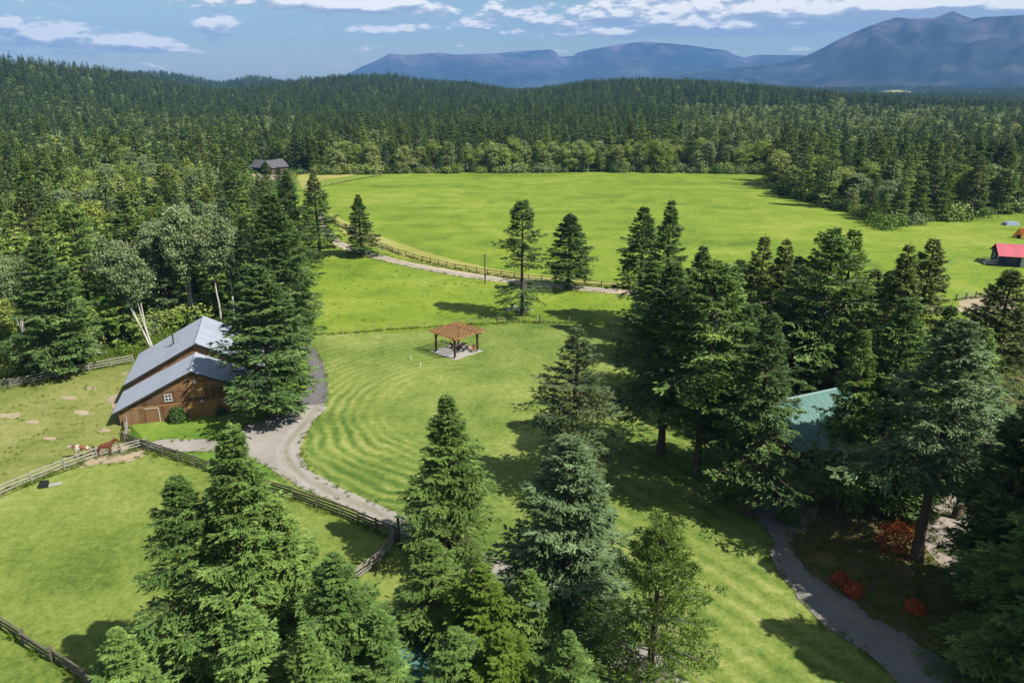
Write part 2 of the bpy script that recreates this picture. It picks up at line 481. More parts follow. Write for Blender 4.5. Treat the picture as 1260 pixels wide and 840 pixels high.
sheet('lawn', [(374, 410), (470, 410), (560, 405), (640, 398), (720, 399), (800, 404), (1000, 430), (1080, 500), (1020, 580), (945, 655), (975, 725), (1010, 765), (1060, 800), (1140, 870), (1140, 1100), (560, 1100), (560, 740),
               (515, 690), (420, 630), (330, 595), (340, 560), (372, 520), (380, 470)], 0.06, 'grass_lawn', 1)
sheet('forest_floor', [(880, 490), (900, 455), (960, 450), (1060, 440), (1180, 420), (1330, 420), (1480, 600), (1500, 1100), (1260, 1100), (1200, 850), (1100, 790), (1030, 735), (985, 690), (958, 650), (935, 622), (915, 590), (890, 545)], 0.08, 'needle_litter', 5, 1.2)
sheet('driveway', [(372, 431), (384, 428), (393, 440), (400, 462), (402, 484), (396, 506), (384, 522), (373, 543), (370, 560), (384, 583), (420, 603), (470, 625), (516, 643), (570, 672), (650, 702), (720, 740), (800, 800), (900, 900), (860, 1000),
                   (740, 850), (690, 780), (630, 728), (560, 694), (505, 660), (462, 643), (418, 620), (372, 602), (340, 582), (306, 564), (262, 556), (210, 556), (180, 549), (196, 542), (240, 541), (280, 541), (293, 531), (312, 521), (345, 512), (366, 498), (382, 478), (384, 456)], 0.10, 'gravel', 4, 0.22)
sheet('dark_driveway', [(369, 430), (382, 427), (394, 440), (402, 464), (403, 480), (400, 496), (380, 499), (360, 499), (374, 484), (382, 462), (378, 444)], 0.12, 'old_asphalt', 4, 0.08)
sheet('dirt_track', [(398, 262), (404, 280), (416, 294), (440, 305), (470, 314), (500, 321.5), (540, 329.5), (580, 336), (620, 342), (680, 349), (760, 356), (860, 364), (1000, 372), (1180, 378), (1182, 384), (1000, 378), (860, 370), (760, 362), (690, 355.5), (620, 348),
                     (560, 339.5), (510, 330), (475, 322), (440, 313), (412, 302), (396, 284), (390, 262)], 0.07, 'dirt_track', 4, 0.25)
sheet('garden_path', [(936, 618), (975, 608), (1006, 622), (1000, 645), (976, 660), (978, 684), (1000, 708), (1040, 737), (1090, 768), (1140, 798), (1200, 842), (1300, 930), (1190, 930), (1105, 840), (1058, 800), (1010, 766), (975, 727), (952, 690), (946, 658), (930, 640)], 0.11, 'garden_path', 4, 0.25)
sheet('courtyard', [(1150, 618), (1200, 612), (1300, 640), (1420, 720), (1380, 800), (1262, 768), (1200, 725), (1150, 690), (1130, 650)], 0.11, 'courtyard', 4, 0.4)
sheet('bare_soil', [(120, 553), (146, 547), (153, 530), (158, 528), (161, 545), (180, 551), (172, 566), (120, 572), (96, 576), (100, 568)], 0.07, 'bare_soil', 4, 0.5)
sheet('worn_patch', [(136, 498), (134, 490), (146, 484), (155, 490), (156, 512), (148, 516)], 0.075, 'bare_soil', 4, 0.5)
sheet('track_end', [(1184, 366), (1240, 364), (1250, 380), (1190, 386)], 0.06, 'bare_soil', 4, 0.3)
sheet('cabin_yard', [(284, 219), (300, 215), (330, 214), (352, 216), (358, 219), (340, 222), (312, 223.5), (292, 222.5)], 0.05, 'bare_soil', 4, 0.5)

# ------------------------------------------------------------------ mountains
m, t, out = new_mat('mountain')
p = pos(t)
n1 = t.noise(p, 0.0016, 7, 0.62, 0.3); n2 = t.noise(p, 0.0006, 5, 0.55, 0.4)
c = t.ramp(n1, [(0.34, (0.0028, 0.007, 0.0085)), (0.5, (0.013, 0.021, 0.021)), (0.66, (0.055, 0.056, 0.054))])
sepz = t.add('ShaderNodeSeparateXYZ'); t.put(sepz.inputs[0], p)
hi = t.math('MULTIPLY', t.maprange(sepz.outputs[2], 260, 760, 0, 1), t.maprange(t.math('ADD', t.math('MULTIPLY', n1, 0.6), t.math('MULTIPLY', n2, 0.6)), 0.52, 0.70, 0, 1, True))
c = t.mix(t.math('MULTIPLY', hi, 0.75), c, (0.19, 0.105, 0.145))
principled(t, out, c, 0.95, 0.05)


def mountain(name, skyline, dist, depth, spur, seed):
    """a range whose crest follows the skyline; slopes run down towards the viewer in spurs"""
    az0 = []; crest = []
    for (px, py) in skyline:
        d = ray_dir(px, py); h = math.hypot(d.x, d.y)
        az0.append(math.atan2(d.x, d.y)); crest.append(CAM_H + d.z / h * dist)
    na = int((az0[-1] - az0[0]) / 0.0016); A = np.linspace(az0[0], az0[-1], na)
    cr = np.interp(A, az0, crest)
    U = np.concatenate([np.linspace(-0.45, 0, 10)[:-1], np.linspace(0, 1, 44)]); nr = len(U)          # -: behind the crest, 1: foot of the slope
    V = np.zeros((nr, na, 3))
    for j, u in enumerate(U):
        for i, a in enumerate(A):
            s = a * dist / spur
            q = Vector((s, u * 1.1, seed))
            rid = 1 - abs(mnoise.noise(q * 1.0)) * 2.0
            rid2 = 1 - abs(mnoise.noise(q * 2.7 + Vector((5, 3, 1)))) * 2.0
            fine = mnoise.noise(Vector((s * 7, u * 6, seed + 4)))
            au = abs(u)
            prof = (1 - au) ** 1.25 if u >= 0 else (1 - au * 1.6)
            mod = (rid * 0.34 + rid2 * 0.17 + fine * 0.12) * min(1, 0.02 + au * 3.6) * (1 - au) ** 0.5
            z = cr[i] * max(0.0, prof + mod * 0.95 * (1 if u >= 0 else 0.6)) + fine * 16 + mnoise.noise(Vector((s * 19, u * 15, seed + 8))) * 14 * max(0.0, 1 - 1.6 * au) - 25 * (au > .97)
            z = min(z, cr[i] * (1 - 0.30 * au))
            r = dist - u * depth + rid * depth * 0.05 * min(1, au * 4)
            V[j, i] = (math.sin(a) * r, math.cos(a) * r, z)
    a = (np.arange(nr - 1)[:, None] * na + np.arange(na - 1)[None, :]).ravel()
    Q = np.stack([a, a + na, a + na + 1, a + 1], 1)
    me = np_mesh(name, V.reshape(-1, 3), Q, mats=['mountain'], smooth=False)
    return tag(link(name, me), kind='structure')


mountain('mountain_range', [(300, 112), (380, 108), (428, 91), (445, 82), (460, 76), (480, 66), (497, 68), (540, 65), (560, 67.5), (610, 66), (640, 63), (678, 61), (684, 64), (688, 70), (706, 69), (712, 64), (726, 61),
                            (750, 57), (775, 53), (792, 51.5), (830, 54), (850, 56), (875, 60), (893, 62), (905, 68), (916, 71), (930, 67.5), (985, 68), (1060, 72), (1250, 75), (1500, 78)], 12500, 4200, 1800, 3.0)
mountain('mountain', [(700, 112), (780, 98), (840, 88), (900, 84), (945, 80), (980, 73), (1005, 63), (1030, 50), (1060, 36), (1085, 27), (1102, 22), (1120, 23), (1150, 22), (1163, 17), (1173, 14), (1184, 19), (1197, 23.5),
                      (1215, 21), (1240, 20), (1262, 18), (1330, 20), (1420, 30), (1560, 50), (1750, 80)], 8200, 3000, 1150, 11.0)

# ------------------------------------------------------------------ tree makers (numpy)
def tubes(paths, radii, sides=5):
    """round limbs along paths"""
    Vs, Qs = [], []; off = 0
    for P, r in zip(paths, radii):
        P = np.asarray(P, float); n = len(P); r = np.broadcast_to(r, n)
        T = np.gradient(P, axis=0); T /= np.linalg.norm(T, axis=1)[:, None] + 1e-9
        ref = np.array([0.31, 0.95, 0.05]) if abs(T[0][2]) > 0.7 else np.array([0, 0, 1.0])
        A = np.cross(T, ref); A /= np.linalg.norm(A, axis=1)[:, None] + 1e-9; B = np.cross(T, A)
        ang = np.linspace(0, 2 * np.pi, sides, endpoint=False)
        V = P[:, None, :] + r[:, None, None] * (np.cos(ang)[None, :, None] * A[:, None, :] + np.sin(ang)[None, :, None] * B[:, None, :])
        Vs.append(V.reshape(-1, 3))
        j = np.arange(n - 1)[:, None] * sides; i = np.arange(sides)[None, :]; i2 = (np.arange(sides) + 1)[None, :] % sides
        Qs.append(np.stack([(j + i), (j + i2), (j + sides + i2), (j + sides + i)], -1).reshape(-1, 4) + off)
        off += n * sides
    return np.concatenate(Vs), np.concatenate(Qs)


def kites(P, D, N, L, W):
    """leaf sprays: one kite-shaped face each at P, along D, facing N"""
    D = D / (np.linalg.norm(D, axis=1)[:, None] + 1e-9)
    S = np.cross(D, N); S /= np.linalg.norm(S, axis=1)[:, None] + 1e-9
    N2 = np.cross(S, D)
    L = L[:, None]; W = W[:, None]
    V = np.stack([P, P + D * L * 0.45 + S * W * 0.5 + N2 * W * 0.12, P + D * L, P + D * L * 0.45 - S * W * 0.5 + N2 * W * 0.12], 1).reshape(-1, 3)
    return V, np.arange(len(P) * 4).reshape(-1, 4)


def conifer(seed, H=20.0, Rm=3.8, base=0.06, nb=200, ns=9, m=4, bl=0.42, bw=0.17, shape=0.8, droop=0.22, lift=0.35, ragged=0.28, thin=0.0, dead=0.05, mat='fir', gap=None, lean=0.0, tuft=False, flat=0.22):
    """returns (trunk mesh, crown mesh)"""
    g = np.random.default_rng(seed)
    ph = g.uniform(0, 6.28, 6)
    nlev = max(8, int(nb / 5.5)); lev = np.linspace(0.0, 0.985, nlev) ** 0.94
    t = np.sort(np.clip(lev[g.integers(0, nlev, nb)] + g.normal(0, 0.16 / nlev, nb), 0, 0.99))
    t = t[g.uniform(0, 1, nb) > 0.07]; nb = len(t)
    if gap is not None:
        keep = ~((t > gap[0]) & (t < gap[1]) & (g.uniform(0, 1, nb) < 0.85)); t = t[keep]
    nb = len(t)
    bx = lambda z: lean * (z / H) ** 1.5 * H
    z0 = H * (base + (1 - base) * t * 0.985)
    prof = (1 - t) ** shape * (0.62 + 0.38 * np.clip(t / 0.16, 0, 1))
    azi = np.arange(nb) * 2.39996 + g.normal(0, 0.35, nb)
    fac = 1 + ragged * (0.55 * np.sin(2 * azi + ph[0] + 5 * t) + 0.45 * np.sin(3 * azi + ph[1] - 9 * t) + g.normal(0, 0.55, nb)) * (0.4 + 0.6 * (1 - t))
    lay = 1 + 0.16 * np.sin(t * H * 2.1 + ph[2])
    L = Rm * prof * np.clip(fac, 0.3, 1.7) * lay + 0.12
    e0 = (-0.12 + lift * 1.9 * t ** 1.3) + g.normal(0, 0.10, nb)
    tb = g.normal(0, 0.14, nb)                                   # tone per branch
    hd = np.stack([np.cos(azi), np.sin(azi), np.zeros(nb)], 1); pp = np.stack([-np.sin(azi), np.cos(azi), np.zeros(nb)], 1)
    O = np.stack([bx(z0), np.zeros(nb), z0], 1)

    def at(s, k=slice(None)):
        """point at fraction s along branch k"""
        l = L[k]
        zz = np.sin(e0[k]) * l * s - droop * l * (s ** 2) * (1 - t[k] * 0.8) + 0.13 * droop / 0.22 * l * s ** 4
        return O[k] + hd[k] * (np.cos(e0[k]) * l * s)[:, None] + np.stack([0 * zz, 0 * zz, zz], 1)
    alive = g.uniform(0, 1, nb) > dead * (1.6 - 1.4 * t)
    bi = np.repeat(np.where(alive)[0], ns * 2)
    s = g.uniform(0.06 + 0.18 * (1 - t[bi]), 1.0, len(bi)) ** 0.8
    if thin: 
        k = g.uniform(0, 1, len(bi)) > thin; bi = bi[k]; s = s[k]
    side = np.where(g.uniform(0, 1, len(bi)) < 0.5, 1.0, -1.0)
    P = at(s, bi)
    ang = R(52) + g.normal(0, 0.22, len(bi))
    ld = hd[bi] * np.cos(ang)[:, None] + pp[bi] * (side * np.sin(ang))[:, None]
    ld[:, 2] += np.sin(e0[bi]) * 0.4 - 0.16 + g.normal(0, flat * 0.5, len(bi))
    ll = (0.50 * L[bi] * (1.02 - s) ** 0.75 + 0.20) * g.uniform(0.6, 1.25, len(bi)) * np.clip(0.5 + s, 0.5, 1.0)
    ci = np.repeat(np.arange(len(bi)), m)
    u = g.uniform(0.05, 1.0, len(ci))
    Q0 = P[ci] + ld[ci] * (ll[ci] * u)[:, None]; Q0[:, 2] -= 0.16 * ll[ci] * u ** 2
    D = ld[ci] + hd[bi[ci]] * 0.35 + g.normal(0, 0.36, (len(ci), 3)) * np.array([1, 1, flat * 3.0]); D[:, 2] += 0.06
    N = g.normal(0, 0.5, (len(ci), 3)); N[:, 2] += 1.0; N[:, :2] += hd[bi[ci], :2] * 0.35
    sc = np.clip(0.45 + 0.55 * (L[bi[ci]] / (Rm * 0.5)), 0.45, 1.08)
    bL = bl * g.uniform(0.65, 1.35, len(ci)) * sc; bW = bw * g.uniform(0.7, 1.4, len(ci)) * sc
    if tuft: N = g.normal(0, 1, (len(ci), 3)); D = g.normal(0, 0.7, (len(ci), 3)) + ld[ci] * 0.5; D[:, 2] += 0.35
    # tip of every live branch
    ti = np.repeat(np.where(alive)[0], 3); st = np.tile([0.86, 0.94, 1.0], alive.sum())
    P2 = at(st, ti); D2 = hd[ti] + g.normal(0, 0.25, (len(ti), 3)); N2 = g.normal(0, 0.4, (len(ti), 3)); N2[:, 2] += 1
    # leader
    nl = max(6, 3 * m); zl = np.linspace(H * 0.955, H * 1.0, nl); P3 = np.stack([bx(zl), 0 * zl, zl], 1); D3 = g.normal(0, 0.5, (nl, 3)); D3[:, 2] += 0.9; N3 = g.normal(0, 1, (nl, 3))
    PP = np.concatenate([Q0, P2, P3]); DD = np.concatenate([D, D2, D3]); NN = np.concatenate([N, N2, N3])
    LL = np.concatenate([bL, np.full(len(ti), bl * 0.8), np.full(nl, bl * 0.6)]); WW = np.concatenate([bW, np.full(len(ti), bw * 0.8), np.full(nl, bw * 0.5)])
    tone = np.concatenate([0.46 + tb[bi[ci]] + 0.14 * (u - 0.5), 0.55 + tb[ti], np.full(nl, 0.55)]) + g.normal(0, 0.12, len(PP))
    V, Q = kites(PP, DD, NN, LL, WW)
    crown = np_mesh('crown', V, Q, np.clip(tone, 0, 1), [mat])
    # trunk and limbs
    zt = np.linspace(0, H * 0.985, 12); rt = 0.016 * H * (1 - zt / H) ** 0.85 + 0.02; rt[0] *= 1.35
    paths = [np.stack([bx(zt) + 0.05 * np.sin(zt * 0.6 + ph[3]), 0.05 * np.cos(zt * 0.5 + ph[4]), zt], 1)]; rad = [rt]
    v1, q1 = tubes(paths, rad, 8)
    sel = np.where(L > 0.7)[0]
    lp = [np.stack([at(np.full(1, a), np.array([k]))[0] for a in ((0.0, 0.35, 0.7, 0.98) if alive[k] else (0.0, 0.2, 0.36, 0.5))]) for k in sel[::(1 if nb < 260 else 2)]]
    lr = [np.array([1, 0.75, 0.45, 0.15]) * (0.012 + 0.011 * L[k]) for k in sel[::(1 if nb < 260 else 2)]]
    nd = int(6 + 30 * dead + 14 * base * (base > .15))                               # bare snags under the crown
    for k in range(nd):
        z = H * g.uniform(0.04, max(base, 0.12) + 0.12); a = g.uniform(0, 6.28); l = g.uniform(0.5, 1.8)
        lp.append(np.array([[bx(z), 0, z], [bx(z) + np.cos(a) * l * .5, np.sin(a) * l * .5, z - 0.02], [bx(z) + np.cos(a) * l, np.sin(a) * l, z - 0.15 * l]])); lr.append(np.array([0.03, 0.022, 0.008]))
    v2, q2 = tubes(lp, lr, 3)
    trunk = np_mesh('trunk', np.concatenate([v1, v2]), np.concatenate([q1, q2 + len(v1)]), None, ['bark', 'dead_twig'],
                    np.concatenate([np.zeros(len(q1), int), np.full(len(q2), 1 if dead > 0.12 else 0)]), smooth=True)
    return trunk, crown


def broadleaf(seed, H=13.0, Rm=2.6, base=0.35, stems=2, nc=70, nl=60, leaf=0.26, mat='aspen', bark='birch_bark', spread=0.5, lean=(0, 0), clump=0.8):
    g = np.random.default_rng(seed)
    paths, rad, tips = [], [], []
    for k in range(stems):
        a = g.uniform(0, 6.28); f = (0.15 + spread * g.uniform(0.3, 1.0)) if stems > 1 else 0.1
        h = H * g.uniform(0.82, 0.97)
        zt = np.linspace(0, h, 9)
        x = lean[0] * (zt / H) * 1.0 + np.cos(a) * (0.15 * (stems > 1) + f * Rm * (zt / h) ** 1.2) + 0.12 * np.sin(zt * 0.8 + k); y = lean[1] * (zt / H) + np.sin(a) * (0.15 * (stems > 1) + f * Rm * (zt / h) ** 1.2) + 0.12 * np.cos(zt * 0.7 + k * 2)
        P = np.stack([x, y, zt], 1); paths.append(P); rad.append((0.0068 * H if stems > 1 else 0.012 * H) * (1 - zt / h * 0.88) + 0.01); tips.append(P)
    cx, cy_ = lean
    n = 0; C = []
    while n < nc:
        q = g.normal(0, 1, 3); q /= np.linalg.norm(q); r = g.uniform(0.35, 1.0) ** 0.5
        zc = H * (base + (1 - base) * 0.5 * (1 + q[2] * r * 0.95))
        rel = (zc / H - base) / (1 - base)
        wd = Rm * r * (1.0 - 0.45 * max(0, rel - 0.4)) * (1 + 0.25 * math.sin(3 * math.atan2(q[1], q[0]) + seed + 4 * rel))
        C.append((q[0] * wd + cx * zc / H, q[1] * wd + cy_ * zc / H, zc)); n += 1
    C = np.array(C)
    lp, lr = [], []
    for c in C[::3]:
        P = tips[g.integers(len(tips))]; k = min(len(P) - 2, max(2, int(np.searchsorted(P[:, 2], c[2] - 1.6))))
        lp.append(np.stack([P[k], P[k] * 0.45 + c * 0.55 + (0, 0, 0.15), c])); lr.append(np.array([0.028, 0.017, 0.006]) * H / 13)
    v1, q1 = tubes(paths, rad, 7); v2, q2 = tubes(lp, lr, 3)
    trunk = np_mesh('trunk', np.concatenate([v1, v2]), np.concatenate([q1, q2 + len(v1)]), None, [bark], smooth=True)
    ci = np.repeat(np.arange(nc), nl)
    sz = g.uniform(0.6, 1.25, nc) * clump
    off = g.normal(0, 1, (len(ci), 3)) * np.array([0.5, 0.5, 0.36]) * sz[ci][:, None]
    P = C[ci] + off
    D = g.normal(0, 1, (len(ci), 3)); D[:, 2] -= 0.3; N = off * 1.1 + g.normal(0, 0.7, (len(ci), 3)); N[:, 2] += 0.5
    Ls = leaf * g.uniform(0.7, 1.4, len(ci))
    V, Q = kites(P, D, N, Ls, Ls * 0.75)
    tone = 0.48 + g.normal(0, 0.15, nc)[ci] + g.normal(0, 0.12, len(ci))
    crown = np_mesh('crown', V, Q, np.clip(tone, 0, 1), [mat])
    return trunk, crown


def joined(tc, name):
    """one light mesh of trunk and crown for the far woods"""
    bm = bmesh.new(); bm.from_mesh(tc[1])
    me2 = tc[0]; nm = len(tc[1].materials)
    n0 = len(bm.faces); bm.from_mesh(me2); bm.faces.ensure_lookup_table()
    for f in bm.faces[n0:]: f.material_index = nm
    me = bpy.data.meshes.new(name); bm.to_mesh(me); bm.free()
    for mm in list(tc[1].materials) + [me2.materials[0]]: me.materials.append(mm)
    return me


rnd = random.Random(7)


def plant(name, tc, loc, s=1.0, rz=0.0, label=None, cat='tree', group=None, wide=1.0, lean=(0, 0)):
    o = thing(name, label, cat, loc, rz, group)
    o.scale = (s * wide, s * wide, s); o.rotation_euler = (lean[0], lean[1], rz)
    link('trunk', tc[0], o); link('crown', tc[1], o)
    return o

# ------------------------------------------------------------------ tree stock
HI = {
    'near_a': conifer(13, nb=275, ns=14, m=14, bl=0.24, bw=0.058, Rm=4.0, shape=0.92, base=0.04, mat='fir', dead=0.07, ragged=0.40, droop=0.27),
    'near_b': conifer(14, nb=256, ns=14, m=14, bl=0.24, bw=0.058, Rm=4.0, shape=0.80, base=0.03, mat='fir', dead=0.10, ragged=0.50, droop=0.34, lift=0.28),
    'near_c': conifer(15, nb=249, ns=14, m=14, bl=0.24, bw=0.058, Rm=4.0, shape=0.86, base=0.05, mat='fir', dead=0.06, ragged=0.46, droop=0.24),
    'tall_blue': conifer(16, nb=243, ns=13, m=8, bl=0.32, bw=0.09, Rm=4.0, shape=0.74, base=0.38, mat='fir_blue', dead=0.08, ragged=0.46, droop=0.28),
    'fir_a': conifer(1, nb=256, ns=12, m=6, bl=0.38, bw=0.11, Rm=4.0, shape=0.90, mat='fir', dead=0.07, ragged=0.40),
    'fir_b': conifer(2, nb=243, ns=12, m=6, bl=0.38, bw=0.11, Rm=4.0, shape=0.78, base=0.12, mat='fir', droop=0.32, ragged=0.46, lift=0.28, dead=0.12),
    'fir_c': conifer(3, nb=236, ns=12, m=6, bl=0.38, bw=0.11, Rm=4.0, shape=0.92, base=0.14, mat='fir', droop=0.28, ragged=0.46, dead=0.10),
    'dark_a': conifer(4, nb=243, ns=12, m=6, bl=0.38, bw=0.12, Rm=4.0, shape=0.78, base=0.25, mat='fir_dark', ragged=0.42, dead=0.14),
    'dark_b': conifer(5, nb=249, ns=12, m=6, bl=0.38, bw=0.12, Rm=4.0, shape=0.74, base=0.12, mat='fir_dark', ragged=0.38),
    'high_fir': conifer(6, nb=192, ns=13, m=6, bl=0.38, bw=0.12, Rm=4.0, shape=0.58, base=0.36, mat='fir', ragged=0.52, dead=0.24, droop=0.20),
    'sparse': conifer(7, nb=235, ns=13, m=7, bl=0.30, bw=0.08, Rm=4.0, shape=0.80, base=0.07, mat='fir_sparse', ragged=0.52, dead=0.13, thin=0.08, droop=0.32),
    'blue': conifer(8, nb=262, ns=14, m=8, bl=0.30, bw=0.085, Rm=4.0, shape=0.74, base=0.03, mat='fir_blue', ragged=0.44, droop=0.38),
    'yellow': conifer(9, nb=175, ns=13, m=8, bl=0.32, bw=0.09, Rm=4.0, shape=0.74, base=0.04, mat='fir_yellow', ragged=0.46),
    'pine': conifer(10, nb=170, ns=10, m=12, bl=0.34, bw=0.07, Rm=4.0, shape=0.46, base=0.08, mat='pine', ragged=0.55, dead=0.22, thin=0.12, lift=0.5, tuft=True, flat=0.3),
    'gap_fir': conifer(11, nb=217, ns=11, m=6, bl=0.40, bw=0.13, Rm=4.0, shape=0.42, base=0.13, mat='fir_dark', ragged=0.55, gap=(0.24, 0.36), dead=0.14),
    'cone_fir': conifer(12, nb=230, ns=11, m=6, bl=0.42, bw=0.15, Rm=4.0, shape=0.72, base=0.16, mat='fir_dark', ragged=0.18, lift=0.4),
}
MID = {k: conifer(20 + i, nb=130, ns=9, m=4, bl=0.52, bw=0.17, Rm=3.0, **a) for i, (k, a) in enumerate([
    ('m1', dict(mat='fir_light', shape=0.85)), ('m2', dict(mat='fir_dark', shape=0.78, droop=0.28)), ('m3', dict(mat='fir_light', shape=0.95, ragged=0.4)), ('m4', dict(mat='fir_dark', shape=0.66, base=0.2, ragged=0.4)),
    ('m5', dict(mat='fir_yellow', shape=0.8)), ('m6', dict(mat='fir_olive', shape=0.66, base=0.25, dead=0.2, ragged=0.45)), ('m7', dict(mat='fir_blue', shape=0.85)), ('m8', dict(mat='fir_light', shape=0.75, ragged=0.35))])}
BL = {
    'aspen_a': broadleaf(31, 13, 2.4, 0.30, 1, 96, 75, 0.26, 'aspen'), 'aspen_b': broadleaf(32, 13, 2.8, 0.25, 3, 114, 75, 0.26, 'aspen'),
    'birch_a': broadleaf(33, 15, 2.7, 0.38, 4, 120, 140, 0.27, 'birch_pale', spread=0.6), 'birch_b': broadleaf(34, 15, 2.2, 0.42, 2, 96, 140, 0.27, 'birch_pale'),
    'fringe_a': broadleaf(38, 11, 2.9, 0.06, 4, 95, 70, 0.30, 'aspen', spread=0.9), 'fringe_b': broadleaf(39, 11, 2.2, 0.05, 2, 80, 70, 0.30, 'far_aspen'), 'aspen_c': broadleaf(35, 12, 2.2, 0.20, 2, 90, 75, 0.28, 'aspen'), 'birch_c': broadleaf(36, 15, 1.8, 0.48, 1, 72, 140, 0.27, 'birch_pale', spread=0.3),
    'birch_lean': broadleaf(37, 15, 3.0, 0.40, 5, 126, 140, 0.27, 'birch_pale', lean=(-3.6, 0.5), spread=0.5),
}
LOWC = [joined(conifer(50 + i, nb=70, ns=5, m=2, bl=0.95, bw=0.40, Rm=2.7, mat=mm, shape=sh, dead=0.0, ragged=0.3), 'far_conifer')
        for i, (mm, sh) in enumerate([('far_fir', .85), ('far_fir', .7), ('far_fir', .95), ('fir', .85), ('fir_dark', .8), ('far_fir', .9), ('fir_olive', .8), ('fir_yellow', .9)])]
LOWC += [joined(conifer(90, nb=44, ns=2, m=1, bl=.7, bw=.12, Rm=1.5, mat='dead_twig', thin=.6, dead=.6), 'far_snag'), joined(conifer(91, nb=80, ns=5, m=2, bl=.95, bw=.4, Rm=3.6, mat='far_fir', shape=.5, base=.15, ragged=.5), 'far_conifer')]
LOWB = [joined(broadleaf(60 + i, 12, 2.7, 0.22, 1, 34, 22, 0.62, mm, clump=0.95), 'far_aspen') for i, mm in enumerate(['far_aspen', 'far_aspen', 'aspen', 'birch_pale'])]
BASE_H = {}
for k in HI: BASE_H[k] = (20.0, 4.0)
for k in MID: BASE_H[k] = (20.0, 3.0)
for k, v in dict(aspen_a=(13, 2.4), aspen_b=(13, 2.8), birch_a=(15, 2.7), birch_b=(15, 2.2), aspen_c=(12, 2.2), fringe_a=(11, 2.9), fringe_b=(11, 2.2), birch_c=(15, 1.8), birch_lean=(15, 3.0)).items(): BASE_H[k] = v
STOCK = {**HI, **MID, **BL}
FILL = []           # occupied ground (x, y, radius) of the trees set one by one


def tree(kind, x, y, h, r, label, group=None, name=None, mat=None, rz=None, z=0.0, lean=(0, 0), cat='tree'):
    H0, R0 = BASE_H[kind]; s = h / H0
    name = name or ('conifer_tree' if kind not in BL else 'birch_tree' if 'birch' in kind else 'aspen_tree')
    o = plant(name, STOCK[kind], (x, y, z), s, rnd.uniform(0, 6.28) if rz is None else rz, label, cat, group, (r / R0) / s, lean)
    if mat:
        c = [q for q in o.children if q.name.startswith('crown')][0]
        c.material_slots[0].link = 'OBJECT'; c.material_slots[0].material = MATS[mat]
    FILL.append((x, y, r, h))
    return o


def top(kind, px, py, D, r, label, group=None, **kw):
    """a tree whose tip shows at photo pixel px, py and which stands D metres away"""
    d = ray_dir(px, py); t = D / d.y
    return tree(kind, d.x * t, D, CAM_H + d.z * t, r, label, group, **kw)


RIGHT = 'tall conifers crowding round the green roofed house'
BOT = 'conifers closest to the camera in front of the paddock'
# --- lone trees
top('dark_b', 385, 213, 162, 4.9, 'tall lone conifer left of the dirt track bend, the taller of two there', mat='fir_dark')
top('fir_a', 440, 238, 163, 4.4, 'smaller lone conifer right beside the dirt track bend', mat='fir_dark')
top('gap_fir', 643, 248, 117, 3.9, 'ragged lone pine with a gap in its crown on the grass below the track', rz=0.4)
top('cone_fir', 702, 262, 134.5, 4.9, 'neat cone shaped dark conifer right at the edge of the dirt track')
top('fir_c', 327, 199, 268, 3.2, 'mid green conifer standing in front of the far dark house, left of a darker one')
top('dark_b', 342, 205, 285, 2.6, 'small dark conifer right in front of the far dark house')
top('dark_a', 351, 208, 232, 3.6, 'dark conifer in front of the right gable of the far dark house')
# --- by the barn
top('dark_b', 316, 325, 77, 6.0, 'large spreading conifer covering the right end of the barn', mat='fir_dark', rz=1.0)
top('dark_b', 332, 236, 96, 5.8, 'very dark tall conifer behind the barn, beside the driveway bend')
top('dark_a', 352, 214, 128, 4.2, 'dark conifer at the right end of the left wood, below the far dark house')
top('fir_c', 298, 262, 104, 4.2, 'dark conifer behind the barn roof, left of the tallest dark conifer', mat='fir_dark')
top('fir_b', 356, 268, 110, 3.2, 'bright green narrow conifer at the corner of the left wood above the driveway')
top('dark_b', 44, 290, 90, 5.2, 'broad dark fir with branches to the ground just behind the pasture fence', mat='fir_dark')
top('high_fir', 85, 250, 106, 4.4, 'tall pine with a long bare reddish trunk behind the pasture', rz=2.0)
d0 = G(186, 428); tree('birch_lean', d0.x, d0.y, 17.0, 3.0, 'clump of white stemmed birches leaning left over the barn roof', rz=0.0)
d0 = G(240, 396); tree('birch_a', d0.x, d0.y, 19.5, 2.9, 'clump of upright white birch stems behind the barn ridge', rz=0.6)
for (px, py, hh) in ((272, 398, 16), (290, 397, 17), (308, 396, 15)):
    d0 = G(px, py); tree('birch_c', d0.x, d0.y, hh, 1.9, 'slim single white birch trunk in the row behind the barn', 'slim birches behind the barn')
d0 = G(14, 425); tree('birch_b', d0.x, d0.y, 14, 2.2, 'pale birch at the left edge of the photo beside the broad fir')
# --- right hand cluster
top('dark_a', 793, 253, 113, 4.6, 'dark conifer at the left end of the right cluster, its trunk by the wire fence', mat='fir_dark')
top('fir_a', 827, 243, 104, 4.8, 'tallest pointed conifer of the right cluster, standing against the meadow', mat='fir_dark')
d0 = G(812, 558); tree('dark_a', d0.x, d0.y, 20.5, 5.2, 'dark conifer over a bare trunk on the lawn edge, leftmost of three trunks', RIGHT)
d0 = G(856, 584); tree('high_fir', d0.x, d0.y, 21.5, 5.0, 'conifer with a long bare brown trunk beside the lawn, middle of three trunks', RIGHT)
d0 = G(921, 634); tree('fir_b', d0.x, d0.y, 19.0, 4.2, 'wide conifer in front of the green roof at the top of the garden path', RIGHT, mat='fir_dark')
d0 = G(896, 582); tree('dark_b', d0.x, d0.y, 17.5, 4.0, 'shaded conifer close behind the middle bare trunk, above the reddish shrub', RIGHT)
